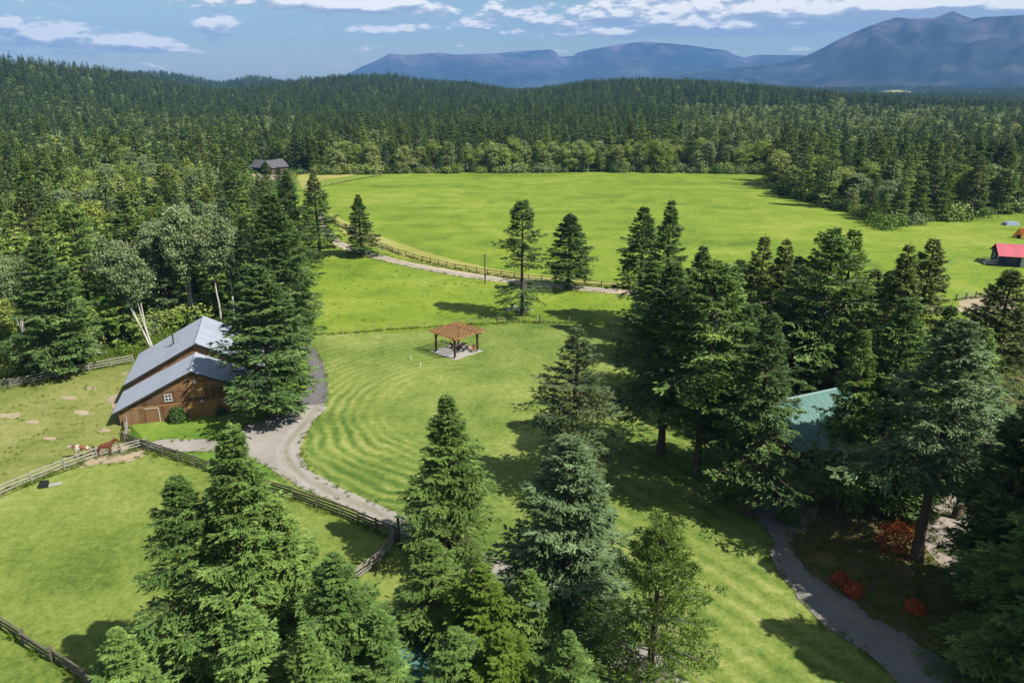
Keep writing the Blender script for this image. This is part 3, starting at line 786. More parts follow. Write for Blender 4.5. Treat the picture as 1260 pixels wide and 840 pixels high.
rc = [('fir_c', 942, 286, 88, 3.8, 'pointed conifer behind the green roof, left of a twin'), ('fir_a', 969, 291, 84, 3.8, 'pointed conifer behind the green roof, right of its twin'),
      ('high_fir', 1028, 280, 77, 4.0, 'open topped conifer with bare upper trunk behind the house'), ('fir_b', 1053, 279, 80, 4.0, 'slender dark conifer close behind the open topped one'),
      ('fir_a', 1121, 297, 74, 4.2, 'dark pointed conifer at the right of the house, left of a twin'), ('dark_b', 1151, 291, 82, 4.2, 'dark pointed conifer at the right of the house, right of its twin'),
      ('fir_b', 1120, 362, 58, 4.2, 'big shaggy conifer in front of the green roof house'), ('tall_blue', 1190, 392, 50, 4.6, 'broad bluish green conifer standing over the courtyard'),
      ('dark_a', 1247, 330, 72, 4.4, 'dark conifer at the right edge of the photo below the red roof'), ('dark_b', 1312, 450, 43, 4.2, 'dark conifer at the far right edge over the courtyard'),
      ('dark_b', 896, 322, 79, 4.6, 'dark conifer filling the middle of the right cluster'), ('fir_c', 1000, 372, 76, 3.4, 'shaded conifer directly behind the green roof'),
      ('dark_a', 1100, 332, 92, 4.2, 'dark conifer half hidden between the pointed twins'), ('fir_a', 866, 300, 92, 4.4, 'conifer rising behind the three lawn edge trunks'),
      ('high_fir', 985, 318, 92, 3.6, 'pale brownish conifer half hidden behind the house'), ('sparse', 984, 312, 80, 3.0, 'thin greyish dying conifer between the pointed trees'),
      ('tall_blue', 1215, 470, 56, 3.6, 'bluish conifer between the broad one and the right edge'), ('fir_b', 1066, 402, 57, 2.6, 'slender conifer in front of the right half of the green roof'),
      ('fir_b', 846, 338, 84, 4.2, 'conifer filling the gap behind the leftmost lawn edge trunk'),
      ('dark_b', 912, 318, 98, 4.2, 'dark conifer left of the twin pointed trees behind the house'), ('dark_a', 1005, 318, 96, 4.0, 'dark conifer right of the twin pointed trees behind the house'),
      ('dark_b', 1078, 330, 84, 4.2, 'dark conifer between the open topped one and the right hand twins'), ('fir_c', 1172, 372, 70, 3.6, 'conifer leaning against the right of the pointed twins'),
      ('dark_b', 808, 320, 96, 4.4, 'low dark conifer under the two tallest pointed trees'), ('fir_a', 1216, 400, 64, 3.8, 'conifer left of the dark one at the right edge'), ('dark_b', 930, 372, 74, 4.2, 'shaded conifer at the left end of the green roof'),
      ('fir_c', 1130, 400, 62, 4.2, 'conifer squeezed between the shaggy one and the bluish one')]
for (k, px, py, D, r, lb) in rc: top(k, px, py, D, r * 1.12, lb, RIGHT, mat={0: 'fir_dark', 1: 'fir', 2: 'fir_olive'}[len(lb) % 3] if k in ('fir_a', 'fir_c', 'dark_a', 'dark_b') else None)
# trees just past the right and lower edge whose shade falls into the picture
for (k, x, y, h, r) in (('dark_a', 36.5, 38.5, 19, 4.6), ('dark_b', 33, 33.5, 18, 4.5), ('fir_a', 42.5, 41, 20, 4.6), ('dark_b', 43, 38, 19, 4.6), ('dark_a', 30.5, 28.5, 17, 4.4), ('dark_b', 38, 32, 19, 4.6), ('near_b', 31.5, 36.5, 18, 4.6), ('dark_b', 35, 43.5, 19, 4.4)):
    tree(k, x, y, h, r, 'dark conifer just past the right edge, shading the garden path', 'conifers past the right edge')
# --- close cluster at the bottom
bt = [('near_a', 281, 517, 36.0, 4.3, 'tallest conifer of the near left group, tip in front of the gravel spur'), ('near_b', 214, 582, 35.6, 3.6, 'conifer on the left flank of the near left group'),
      ('near_c', 338, 612, 36.5, 3.4, 'conifer on the right flank of the near left group'), ('near_c', 410, 680, 32.6, 3.7, 'bushy conifer with a thin bare tip below the paddock gate'),
      ('near_c', 140, 772, 30.5, 2.9, 'low conifer at the lower left beside the corner fence'), ('near_b', 466, 748, 32.0, 2.2, 'small conifer beside the teal shed roof'),
      ('near_b', 300, 745, 30.5, 3.0, 'low bright conifer at the bottom, under the tallest near tree'), ('near_a', 375, 770, 29.5, 2.6, 'low conifer at the bottom, left of the bushy one below the gate'),
      ('near_a', 550, 482, 50.0, 3.7, 'full conifer at the bend of the gravel drive, tip against the lawn'), ('sparse', 711, 401, 61.3, 4.1, 'thin tall conifer with dead twigs in the middle of the lawn'),
      ('blue', 702, 534, 40.7, 4.2, 'drooping blue green spruce in front of the thin tall conifer'), ('pine', 815, 638, 34.5, 2.9, 'open pine with yellow green tufts at the lower lawn edge'),
      ('yellow', 594, 694, 37.0, 2.9, 'yellow green young conifer beside the gravel drive'), ('near_b', 530, 662, 39.5, 2.9, 'dark conifer casting shade beside the gate fence'),
      ('near_c', 652, 700, 37.0, 2.6, 'fresh green conifer between the yellow one and the spruce'), ('yellow', 620, 775, 33.0, 2.6, 'bright green conifer at the bottom middle'),
      ('near_b', 560, 772, 33.5, 2.6, 'green conifer above the rust coloured shrub'), ('near_c', 700, 775, 32.0, 2.3, 'low green conifer at the bottom, left of the open pine')]
bt = [(k, px, py, D, r * 1.22, lb) for (k, px, py, D, r, lb) in bt]
for (k, px, py, D, r, lb) in bt: top(k, px, py, D, r, lb, BOT if py > 500 else None)

# ------------------------------------------------------------------ the woods
BX = [-500, 0, 60, 150, 170, 235, 300, 335, 343, 348, 354, 366, 500, 700, 860, 945, 955, 1000, 1052, 1085, 1130, 1200, 1262, 1700]
BY = [520, 468, 455, 440, 420, 396, 392, 390, 378, 320, 250, 215.5, 214, 212.5, 213.5, 215, 238, 251, 264, 283, 276, 268, 260, 250]


def edge(px): return np.interp(px, BX, BY)


rg = np.random.default_rng(5)


def field(y0, y1, sp):
    n = []
    for yv in np.arange(y0, y1, sp * 0.87):
        hw = yv * 0.76 + 25
        xs = np.arange(-hw, hw, sp); n.append(np.stack([xs, np.full(len(xs), yv)], 1))
    P = np.concatenate(n); return P + rg.uniform(-0.42, 0.42, P.shape) * sp


PTS = [field(85, 420, 5.4), field(420, 760, 6.4), field(760, 1700, 8.6), field(1700, 3300, 14), field(3300, 5200, 24)]
BAND = np.concatenate([np.full(len(p), i) for i, p in enumerate(PTS)]); PTS = np.concatenate(PTS)
GZ = hval(PTS[:, 0], PTS[:, 1])
bqx, bqy, _ = proj(PTS[:, 0], PTS[:, 1], np.zeros(len(PTS)))
far_d = np.hypot(PTS[:, 0], PTS[:, 1])
ok = (bqy < edge(bqx) - 0.6)
# clearings: round the far dark house, the white cabin, a distant cut block and a distant field
hs = G(332, 213); cb = G(983, 219)
ok &= ~((np.abs(PTS[:, 0] - hs.x) < 17) & (PTS[:, 1] > hs.y - 24) & (PTS[:, 1] < hs.y + 10))
ok &= ~((np.abs(PTS[:, 0] - cb.x) < 7) & (np.abs(PTS[:, 1] - cb.y) < 7))
gpx, gpy, _ = proj(PTS[:, 0], PTS[:, 1], GZ)
ok &= ~((far_d > 3000) & (((gpx - 1103) / 26) ** 2 + ((gpy - 115) / 4.5) ** 2 < 1))
kill = rg.uniform(0, 1, len(PTS)); ok &= kill > 0.10
for (fx, fy, fr, fh) in FILL: ok &= np.hypot(PTS[:, 0] - fx, PTS[:, 1] - fy) > fr * 0.8 + 1.2
# thinner stand just behind the pasture, where sunlit grass shows between trunks
ok &= ~((far_d < 125) & (bqx < 380) & (kill < 0.45))
bn = G(225, 470)
ok &= np.hypot(PTS[:, 0] - bn.x, PTS[:, 1] - bn.y) > 17
PTS, GZ, BAND, bqx, bqy, far_d = (a[ok] for a in (PTS, GZ, BAND, bqx, bqy, far_d))
n = len(PTS)
lowf = np.array([mnoise.noise(Vector((x / 45, y / 45, 2.0))) + 0.5 * mnoise.noise(Vector((x / 16, y / 16, 5.0))) for x, y in PTS])
gap_edge = edge(bqx) - bqy
pb = np.where(far_d < 330, 0.34, 0.09)                         # share of aspen and birch
pb = np.where((bqx < 300) & (far_d > 150) & (far_d < 600), 0.58, pb)
pb = np.where((bqx > 366) & (gap_edge < 5.5) & (bqx < 950), 0.66, pb)         # leafy fringe of the meadow
pb = np.where((bqx > 800) & (bqy > 150) & (bqy < 203), 0.75, pb)
pb = np.where((bqx > 60) & (bqx < 440) & (bqy > 158) & (bqy < 192), 0.5, pb)
pb = np.where((bqx > 1040) & (gap_edge < 18), 0.7, pb)
pb = np.where((bqx > 366) & (bqx < 830) & (gap_edge > 6), 0.05, pb)
pb = np.where((bqx > 150) & (bqx < 520) & (bqy > 186) & (bqy < 208), 0.35, pb)
leafy = rg.uniform(0, 1, n) < np.clip(pb * (1 + 1.6 * lowf), 0, 0.92)
ht = np.where(leafy, rg.uniform(6.5, 14.5, n), rg.uniform(9.5, 21.5, n) * (1 + 0.18 * lowf))
ht = np.where((bqx > 366) & (gap_edge < 4) & (bqx < 950) & ~leafy, ht * 0.72, ht)
ht = np.where((bqx > 366) & (gap_edge < 1.6) & (bqx < 950), ht * 0.8, ht)
ht = np.where((bqx > 366) & (gap_edge < 5.5) & (bqx < 950) & leafy, rg.uniform(9.0, 15.0, n), ht)
ht = np.where(BAND >= 3, ht * 1.15, ht)
# the view to the far dark house stays open
tpx, tpy, dep = proj(PTS[:, 0], PTS[:, 1], GZ + ht)
blk = (far_d < hs.length + 2) & (tpx > 298) & (tpx < 364) & (tpy < 213)
ht = np.where(blk, np.maximum(3.0, ht * 0.55), ht)
tpx, tpy, dep = proj(PTS[:, 0], PTS[:, 1], GZ + ht)
blk = (far_d < hs.length + 2) & (tpx > 304) & (tpx < 362) & (tpy < 209)
keep = ~blk
PTS, GZ, BAND, bqx, bqy, far_d, leafy, ht, tpx, tpy, dep, gap_edge, lowf = (a[keep] for a in (PTS, GZ, BAND, bqx, bqy, far_d, leafy, ht, tpx, tpy, dep, gap_edge, lowf))
n = len(PTS)
# how much of each near tree shows past the trees in front of it
order = np.argsort(far_d); cover = np.zeros((420, 630), bool); seen = np.zeros(n)
for (fx, fy, fr, fh) in sorted(FILL, key=lambda q: q[1]):
    a, b, dd = proj(fx, fy, fh); a2, b2, _ = proj(fx, fy, 0.0)
    for row in range(max(0, int(b / 2)), min(419, int(b2 / 2)) + 1):
        k = (row * 2 - b) / max(1, b2 - b); hw = fr * F / dd * min(1, k * 1.1) * 0.8 / 2; xc = (a + (a2 - a) * k) / 2
        cover[row, max(0, int(xc - hw)):max(0, int(xc + hw) + 1)] = True
for i in order:
    if far_d[i] > 480: break
    b2 = 420 - (420 - bqy[i]); b = tpy[i]; rr = 2.6 * F / dep[i]; cnt = 0
    for row in range(max(0, int(b / 2)), min(419, int(b2 / 2)) + 1):
        k = (row * 2 - b) / max(1, b2 - b); hw = rr * min(1, k * 1.2) / 2; xc = (tpx[i] + (bqx[i] - tpx[i]) * k) / 2
        x0 = min(630, max(0, int(xc - hw))); x1 = min(630, max(0, int(xc + hw) + 1))
        if x1 > x0:
            cnt += (x1 - x0) - cover[row, x0:x1].sum(); cover[row, x0:x1] = True
    seen[i] = cnt
solo = np.zeros(n, bool)
for kind, lim in ((False, 225), (True, 230)):
    ix = np.where((leafy == kind) & (seen > 14))[0]; ix = ix[np.argsort(-seen[ix])][:lim]; solo[ix] = True
ZL = [('left', 'wood left of the barn'), ('house', 'wood below the far dark house'), ('edge', 'far edge of the big meadow'), ('right', 'wood at the right end of the meadow'), ('deep', 'wooded slope beyond the meadow')]


def zone(i):
    x, y = bqx[i], bqy[i]
    if x < 366 and y > 290: return 'above the left end of the pasture fence' if x < 110 else 'behind the barn roof' if x < 230 else 'between the birch clump and the driveway bend'
    if x < 366 and y > 240: return 'in the left wood, one row deeper than the birches' if x > 150 else 'at the left edge of the photo, deep in the left wood'
    if x < 366 and y > 216: return 'in the left wood below the far dark house' if x > 220 else 'in the far part of the left wood'
    if x < 366: return 'in the wood round the far dark house' if x > 270 else 'in the wood far left of the dark house'
    if x > 940 and y > 222: return 'by the white cabin at the meadow corner' if x < 1020 else 'on the point where the right hand wood juts into the meadow' if x < 1120 else 'behind the tarp and the orange play frame'
    if gap_edge[i] < 5.5: return 'at the left end of the far meadow edge' if x < 520 else 'in the middle of the far meadow edge' if x < 760 else 'at the right end of the far meadow edge'
    return 'on the slope beyond the left half of the meadow' if x < 660 else 'on the slope beyond the right half of the meadow'


CK = list(MID); KB = ['aspen_a', 'aspen_b', 'aspen_c', 'birch_b', 'birch_a']
for i in np.where(solo)[0]:
    zn = zone(i)
    if leafy[i]:
        k = KB[int(rg.integers(0, 3))] if rg.uniform() < 0.72 else KB[int(rg.integers(3, 5))]
        if bqx[i] > 366 and gap_edge[i] < 3.5 and rg.uniform() < 0.75: k = ('fringe_a', 'fringe_b')[int(rg.integers(0, 2))]
        nm = 'pale grey green birch' if 'birch' in k else 'light green leafy aspen'
        tree(k, PTS[i, 0], PTS[i, 1], ht[i], ht[i] * rg.uniform(0.19, 0.30), f'{nm} {zn}', f'{nm.split()[-1]} trees {zn}', z=GZ[i] - 0.1)
    else:
        k = CK[int(rg.integers(0, len(CK)))]
        if k in ('m2', 'm4') and rg.uniform() < 0.5: k = ('m1', 'm3', 'm8')[int(rg.integers(0, 3))]
        tone = {'m5': 'yellowish green', 'm2': 'dark', 'm4': 'dark', 'm6': 'olive', 'm7': 'bluish green'}.get(k, 'mid green')
        size = 'tall' if ht[i] > 17 else 'medium' if ht[i] > 13.5 else 'small'
        tree(k, PTS[i, 0], PTS[i, 1], ht[i], min(3.9, ht[i] * rg.uniform(0.165, 0.22)), f'{size} {tone} conifer {zn}', f'{size} {tone} conifers {zn}', z=GZ[i] - 0.1)


def scatter(name, P, meshes, idx, scl, rz):
    """one object for the part of the woods nobody could count"""
    src = bpy.data.collections.new(name + '_stock')
    for j, me in enumerate(meshes):
        src.objects.link(bpy.data.objects.new('%s_%02d' % (me.name.split('.')[0], j), me))
    me = bpy.data.meshes.new(name); me.vertices.add(len(P)); me.vertices.foreach_set('co', np.ascontiguousarray(P, dtype=np.float32).ravel())
    for nm, typ, val in (('pick', 'INT', idx), ('rz', 'FLOAT', rz)):
        at = me.attributes.new(nm, typ, 'POINT'); at.data.foreach_set('value', np.ascontiguousarray(val, dtype=np.int32 if typ == 'INT' else np.float32))
    at = me.attributes.new('scl', 'FLOAT_VECTOR', 'POINT'); at.data.foreach_set('vector', np.ascontiguousarray(scl, dtype=np.float32).ravel())
    me.update()
    o = link(name, me)
    ng = bpy.data.node_groups.new(name, 'GeometryNodeTree')
    ng.interface.new_socket('Geometry', in_out='INPUT', socket_type='NodeSocketGeometry'); ng.interface.new_socket('Geometry', in_out='OUTPUT', socket_type='NodeSocketGeometry')
    N = ng.nodes; L = ng.links
    gi = N.new('NodeGroupInput'); go = N.new('NodeGroupOutput'); ip = N.new('GeometryNodeInstanceOnPoints')
    ci = N.new('GeometryNodeCollectionInfo'); ci.inputs['Collection'].default_value = src; ci.inputs['Separate Children'].default_value = True; ci.inputs['Reset Children'].default_value = True
    def attr(nm, typ):
        a = N.new('GeometryNodeInputNamedAttribute'); a.data_type = typ; a.inputs['Name'].default_value = nm
        return a.outputs[0]
    cx = N.new('ShaderNodeCombineXYZ'); L.new(attr('rz', 'FLOAT'), cx.inputs[2])
    er = N.new('FunctionNodeEulerToRotation'); L.new(cx.outputs[0], er.inputs[0])
    L.new(gi.outputs[0], ip.inputs['Points']); L.new(ci.outputs[0], ip.inputs['Instance']); ip.inputs['Pick Instance'].default_value = True
    L.new(attr('pick', 'INT'), ip.inputs['Instance Index']); L.new(er.outputs[0], ip.inputs['Rotation']); L.new(attr('scl', 'FLOAT_VECTOR'), ip.inputs['Scale'])
    L.new(ip.outputs[0], go.inputs[0])
    md = o.modifiers.new('scatter', 'NODES'); md.node_group = ng
    return tag(o, kind='stuff')


rest = ~solo
for nm, msk, meshes, h0 in (('conifer_forest', rest & ~leafy, LOWC, 20.0), ('aspen_woodland', rest & leafy, LOWB, 12.0)):
    ix = np.where(msk)[0]; k = len(ix)
    s = ht[ix] / h0; wd = np.where(BAND[ix] >= 3, 1.7, np.where(BAND[ix] == 2, 1.15, 1.0)) * rg.uniform(0.85, 1.2, k)
    P = np.stack([PTS[ix, 0], PTS[ix, 1], GZ[ix] - 0.2], 1)
    scatter(nm, P, meshes, np.where(rg.uniform(0, 1, k) < 0.8, rg.integers(0, min(6, len(meshes)), k), rg.integers(0, len(meshes), k)), np.stack([s * wd, s * wd, s], 1), rg.uniform(0, 6.28, k))
print('TREES', n, 'solo conifer', (solo & ~leafy).sum(), 'solo leafy', (solo & leafy).sum(), 'seen conifers', ((seen > 14) & ~leafy).sum(), 'tris', sum(sum(len(p.vertices) - 2 for p in me.polygons) for tc in STOCK.values() for me in tc))

# ------------------------------------------------------------------ mesh helpers
class MB:
    """collects simple shapes into one mesh"""
    def __init__(s): s.v = []; s.f = []; s.mi = []; s.m = 0
    def face_set(s, vs, fs):
        o = len(s.v); s.v += [tuple(q) for q in vs]; s.f += [tuple(i + o for i in f) for f in fs]; s.mi += [s.m] * len(fs)
    def box(s, c, d, M=None):
        x, y, z = (q / 2 for q in d)
        vs = [Vector((sx * x, sy * y, sz * z)) for sz in (-1, 1) for sy in (-1, 1) for sx in (-1, 1)]
        if M is not None: vs = [M @ q for q in vs]
        s.face_set([q + Vector(c) for q in vs], [(0, 2, 3, 1), (4, 5, 7, 6), (0, 1, 5, 4), (2, 6, 7, 3), (0, 4, 6, 2), (1, 3, 7, 5)])
        return s
    def beam(s, a, b, w, h, up=(0, 0, 1)):
        a, b = Vector(a), Vector(b); d = b - a; L = d.length; d.normalize(); up = Vector(up)
        x = d.cross(up)
        if x.length < 1e-4: x = Vector((1, 0, 0))
        x.normalize(); z = x.cross(d)
        M = Matrix((x, d, z)).transposed()
        return s.box((a + b) / 2, (w, L, h), M)
    def tube(s, path, r, n=8, cap=True):
        path = [Vector(p) for p in path]; r = r if isinstance(r, (list, tuple)) else [r] * len(path)
        o = len(s.v); k = len(path)
        for i, p in enumerate(path):
            d = (path[min(i + 1, k - 1)] - path[max(i - 1, 0)]).normalized()
            ref = Vector((0, 0, 1)) if abs(d.z) < 0.9 else Vector((1, 0, 0))
            a = d.cross(ref).normalized(); b = a.cross(d)
            for j in range(n):
                t = 2 * math.pi * j / n; s.v.append(tuple(p + (a * math.cos(t) + b * math.sin(t)) * r[i]))
        for i in range(k - 1):
            for j in range(n):
                s.f.append((o + i * n + j, o + i * n + (j + 1) % n, o + (i + 1) * n + (j + 1) % n, o + (i + 1) * n + j)); s.mi.append(s.m)
        if cap:
            s.f.append(tuple(o + j for j in reversed(range(n)))); s.f.append(tuple(o + (k - 1) * n + j for j in range(n))); s.mi += [s.m] * 2
        return s
    def prism(s, poly, a, b):
        """polygon poly of points, extruded by vector from offset a to b"""
        n = len(poly); a, b = Vector(a), Vector(b)
        vs = [Vector(p) + a for p in poly] + [Vector(p) + b for p in poly]
        s.face_set(vs, [tuple(reversed(range(n))), tuple(range(n, 2 * n))] + [(i, (i + 1) % n, n + (i + 1) % n, n + i) for i in range(n)])
        return s
    def mesh(s, name, mats, smooth=False):
        me = bpy.data.meshes.new(name); me.from_pydata(s.v, [], s.f)
        for m in (mats if isinstance(mats, (list, tuple)) else [mats]): me.materials.append(MATS[m])
        me.polygons.foreach_set('material_index', s.mi)
        if smooth: me.polygons.foreach_set('use_smooth', [True] * len(s.f))
        bm = bmesh.new(); bm.from_mesh(me); bmesh.ops.recalc_face_normals(bm, faces=bm.faces); bm.to_mesh(me); bm.free()
        return me
    def build(s, name, mats, parent=None, loc=None, rot=None, smooth=False):
        return link(name, s.mesh(name, mats, smooth), parent, loc, rot)


# ------------------------------------------------------------------ building materials
def board_mat(name, col, var=0.5, axis=(1.6, 1.6, 0.12)):
    m, t, out = new_mat(name)
    v = obco(t); rr = t.add('ShaderNodeNewGeometry').outputs['Random Per Island']
    n1 = t.noise(t.vmath('MULTIPLY', v, axis), 5.0, 6, 0.65, 0.4); n2 = t.noise(v, 0.5, 4, 0.6)
    k = t.math('ADD', t.maprange(n1, 0.25, 0.75, 0.6, 1.35), t.maprange(rr, 0, 1, -var * 0.5, var * 0.5))
    k = t.math('MULTIPLY', k, t.maprange(n2, 0.3, 0.7, 0.75, 1.2))
    vs = t.add('ShaderNodeVectorMath', operation='SCALE'); vs.inputs[0].default_value = col; t.put(vs.inputs['Scale'], k)
    grey = t.mix(t.math('MULTIPLY', t.maprange(n2, 0.5, 0.75, 0, 1), 0.35), vs.outputs[0], (0.14, 0.12, 0.105))
    principled(t, out, grey, 0.85, 0.15, 0, bump(t, n1, 0.01, 0.6))
    return m


board_mat('barn_board', (0.165, 0.090, 0.041))
board_mat('barn_board_dark', (0.112, 0.062, 0.031))
board_mat('barn_door', (0.22, 0.118, 0.046))
board_mat('cedar', (0.266, 0.1295, 0.0644), 0.4)
board_mat('dark_post', (0.0525, 0.0294, 0.0182), 0.3)
board_mat('fence_grey', (0.217, 0.1995, 0.168), 0.5, (0.4, 3, 3))
board_mat('fence_pale', (0.266, 0.252, 0.217), 0.5, (0.4, 3, 3))
board_mat('fence_dark', (0.119, 0.1015, 0.077), 0.5, (0.4, 3, 3))
board_mat('navy_board', (0.021, 0.0308, 0.0525), 0.3)
board_mat('black_board', (0.0245, 0.0224, 0.0231), 0.3)
board_mat('brown_board', (0.084, 0.0595, 0.042), 0.3)
board_mat('tan_board', (0.182, 0.133, 0.084), 0.3)
board_mat('orange_wood', (0.42, 0.154, 0.035), 0.3)
simple('trim_white', (0.406, 0.3955, 0.371), 0.6, 0.3, 0.12)
simple('steel', (0.21, 0.217, 0.231), 0.5, 0.5, 0.2, metal=0.6)
simple('black_paint', (0.014, 0.014, 0.0154), 0.5, 0.4, 0.2)
simple('concrete', (0.238, 0.2275, 0.2065), 0.9, 0.15, 0.18, 2.0, bmp=0.01)
simple('stone', (0.252, 0.238, 0.217), 0.95, 0.1, 0.3, 3.0, bmp=0.03)
simple('asphalt_shingle', (0.063, 0.063, 0.0735), 0.9, 0.15, 0.25, 1.2)
simple('wire', (0.175, 0.175, 0.175), 0.5, 0.4, 0.1, metal=0.5)
simple('white_plastic', (0.56, 0.56, 0.546), 0.5, 0.4, 0.05)
simple('tarp_blue', (0.182, 0.231, 0.294), 0.45, 0.4, 0.15, 0.8, bmp=0.05)
simple('pole_wood', (0.112, 0.0805, 0.0595), 0.9, 0.1, 0.25, stretch=(3, 3, .3))
simple('cushion_orange', (0.434, 0.14, 0.035), 0.8, 0.2, 0.12)


def roof_mat(name, col, dirt, rough=0.42):
    m, t, out = new_mat(name)
    v = obco(t); n = t.noise(v, 0.35, 5, 0.6, 0.5); n2 = t.noise(t.vmath('MULTIPLY', v, (6, 0.35, 1)), 1.0, 4, 0.6)
    rr = t.add('ShaderNodeObjectInfo').outputs['Random']
    k = t.math('ADD', t.maprange(n2, 0.3, 0.7, -0.10, 0.10), t.maprange(rr, 0, 1, 0.93, 1.06))
    vs = t.add('ShaderNodeVectorMath', operation='SCALE'); vs.inputs[0].default_value = col; t.put(vs.inputs['Scale'], k)
    c = t.mix(t.maprange(n, 0.48, 0.70, 0, 0.65, True), vs.outputs[0], dirt)
    principled(t, out, c, t.maprange(n, 0.3, 0.7, rough - 0.05, rough + 0.15), 0.4, 0.0)
    return m


roof_mat('galvanised', (0.259, 0.287, 0.336), (0.203, 0.217, 0.238))
roof_mat('teal_roof', (0.062, 0.150, 0.128), (0.10, 0.145, 0.13))
roof_mat('pink_roof', (0.392, 0.084, 0.1015), (0.294, 0.091, 0.098))
m, t, out = new_mat('glass_dark'); principled(t, out, (0.02, 0.025, 0.03), 0.12, 0.6)


def gable_roof(root, x0, x1, half, ridge_z, eave_z, y_mid=0.0, mat='galvanised', pitch_w=0.92, t=0.05, ribs=True, cap=True, part='roof_panel'):
    """two slopes of metal sheets; the ridge runs along local x"""
    for sd in (-1, 1):
        n = max(1, round((x1 - x0) / pitch_w)); wdt = (x1 - x0) / n
        mb = MB(); L = math.hypot(half, ridge_z - eave_z)
        mb.box((0, L / 2, 0), (wdt - 0.012, L, t))
        if ribs:
            for q in (-0.5, -0.17, 0.17):
                mb.box((q * (wdt - 0.1), L / 2, t / 2 + 0.016), (0.045, L, 0.03))
        me = mb.mesh(part, mat)
        a = math.atan2(ridge_z - eave_z, half)
        for i in range(n):
            o = link(part, me, root)
            # local y runs down the slope
            yd = Vector((0, sd * math.cos(a), -math.sin(a))); xd = Vector((sd, 0, 0)) * -1; zd = xd.cross(yd)
            if zd.z < 0: xd = -xd; zd = xd.cross(yd)
            M = Matrix((xd, yd, zd)).transposed().to_4x4()
            M.translation = Vector((x0 + (i + 0.5) * wdt, y_mid, ridge_z))
            o.matrix_local = M
    if cap:
        mb = MB()
        for sd in (-1, 1):
            a = math.atan2(ridge_z - eave_z, half)
            mb.prism([(0, y_mid, ridge_z + 0.115), (0, y_mid + sd * 0.25 * math.cos(a), ridge_z + 0.085 - 0.25 * math.sin(a)), (0, y_mid + sd * 0.25 * math.cos(a), ridge_z + 0.055 - 0.25 * math.sin(a)), (0, y_mid, ridge_z + 0.07)], (x0 - 0.02, 0, 0), (x1 + 0.02, 0, 0))
        mb.build('ridge_cap', mat, root)


def gable_boards(root, x, half, eave, ridge, z0, z1, bw, mat, y_mid=0.0, out=1.0, skip=(), thick=0.03, name='siding'):
    """upright boards of a gable wall at local x between heights z0 and z1 (cut by the slope)"""
    mb = MB(); y = -half; rr = random.Random(int(x * 10) + int(z0 * 7))
    while y < half - 0.01:
        w = min(bw, half - y); ym = y + w / 2
        def lim(yq): return eave + (ridge - eave) * (1 - abs(yq) / half)
        ya, yb = y + 0.012, y + w - 0.012
        ta, tb = min(z1, lim(ya)), min(z1, lim(yb))
        ok_ = max(ta, tb) > z0 + 0.03 and not any(a <= ym <= b and z0 >= c - 0.01 and z1 <= d + 0.01 for a, b, c, d in skip)
        if ok_:
            th = thick + rr.uniform(0, 0.012)
            ta, tb = max(ta, z0 + 0.01), max(tb, z0 + 0.01)
            pr = [(0, y_mid + ya, z0), (0, y_mid + yb, z0), (0, y_mid + yb, tb), (0, y_mid + ya, ta)]
            mb.prism(pr, (x, 0, 0), (x + out * th, 0, 0))
        y += w
    o = mb.build(name, mat, root); o['kind'] = 'stuff'
    return o


# ------------------------------------------------------------------ barn
bf = G(243.5, 513.2)                                            # under the front apex
BROT = R(17.0)
barn = thing('barn', 'weathered brown timber barn with two stepped pale metal gable roofs beside the drive', 'barn', (bf.x, bf.y, 0), BROT - math.pi / 2)
# local x: out of the front gable, towards the drive; local y: along the gable
def solid(x0, x1, half, eave, ridge, ym, name, mat):
    mb = MB(); mb.prism([(0, ym - half, 0), (0, ym + half, 0), (0, ym + half, eave), (0, ym, ridge), (0, ym - half, eave)], (x0, 0, 0), (x1, 0, 0)); return mb.build(name, mat, barn)
FH, FE, FR = 8.05, 1.95, 5.85
BH, BE, BR, BY0 = 7.9, 3.0, 7.15, 0.15
solid(-6.0, 0.0, FH, FE - 0.07, FR - 0.07, 0, 'wall', 'barn_board_dark')
solid(-16.6, -6.02, BH, BE - 0.07, BR - 0.07, BY0, 'wall', 'barn_board_dark')
gable_boards(barn, 0.0, FH, FE - 0.08, FR - 0.08, 0.0, 1.85, 0.27, 'barn_board', 0, 1)
gable_boards(barn, 0.0, FH, FE - 0.08, FR - 0.08, 2.06, 3.45, 0.30, 'barn_board_dark', 0, 1)
# horizontal boards in the top of the gable
mb = MB(); z = 3.52
while z < FR - 0.3:
    wd = FH * (1 - (z + 0.22 - FE) / (FR - FE)) - 0.05
    if wd > 0.3: mb.box((0.02, 0, z + 0.105), (0.05, 2 * wd, 0.20))
    z += 0.215
o = mb.build('siding', 'barn_board', barn); o['kind'] = 'stuff'
gable_boards(barn, -6.02, BH, BE - 0.08, BR - 0.08, 4.2, 7.1, 0.27, 'barn_board', BY0, 1)
MB().box((0.035, 0, 1.955), (0.07, 2 * FH - 0.1, 0.19)).build('trim_board', 'barn_door', barn)
for sd in (-1, 1): MB().box((0.03, sd * (FH - 0.1), 0.95), (0.1, 0.2, 1.9)).build('corner_board', 'barn_board', barn)
gable_roof(barn, -6.35, 0.45, FH + 0.55, FR + 0.04, FE - 0.20, 0)
gable_roof(barn, -16.9, -5.55, BH + 0.6, BR + 0.04, BE - 0.22, BY0)
# dark barge boards under the roof edge
for (x, half, rz_, ez, ym) in ((0.44, FH + .5, FR - .02, FE - .20, 0), (-5.56, BH + .55, BR - .02, BE - .22, BY0)):
    for sd in (-1, 1):
        MB().beam((x, ym, rz_ - 0.07), (x, ym + sd * half, ez - 0.07), 0.05, 0.18).build('barge_board', 'black_board', barn)
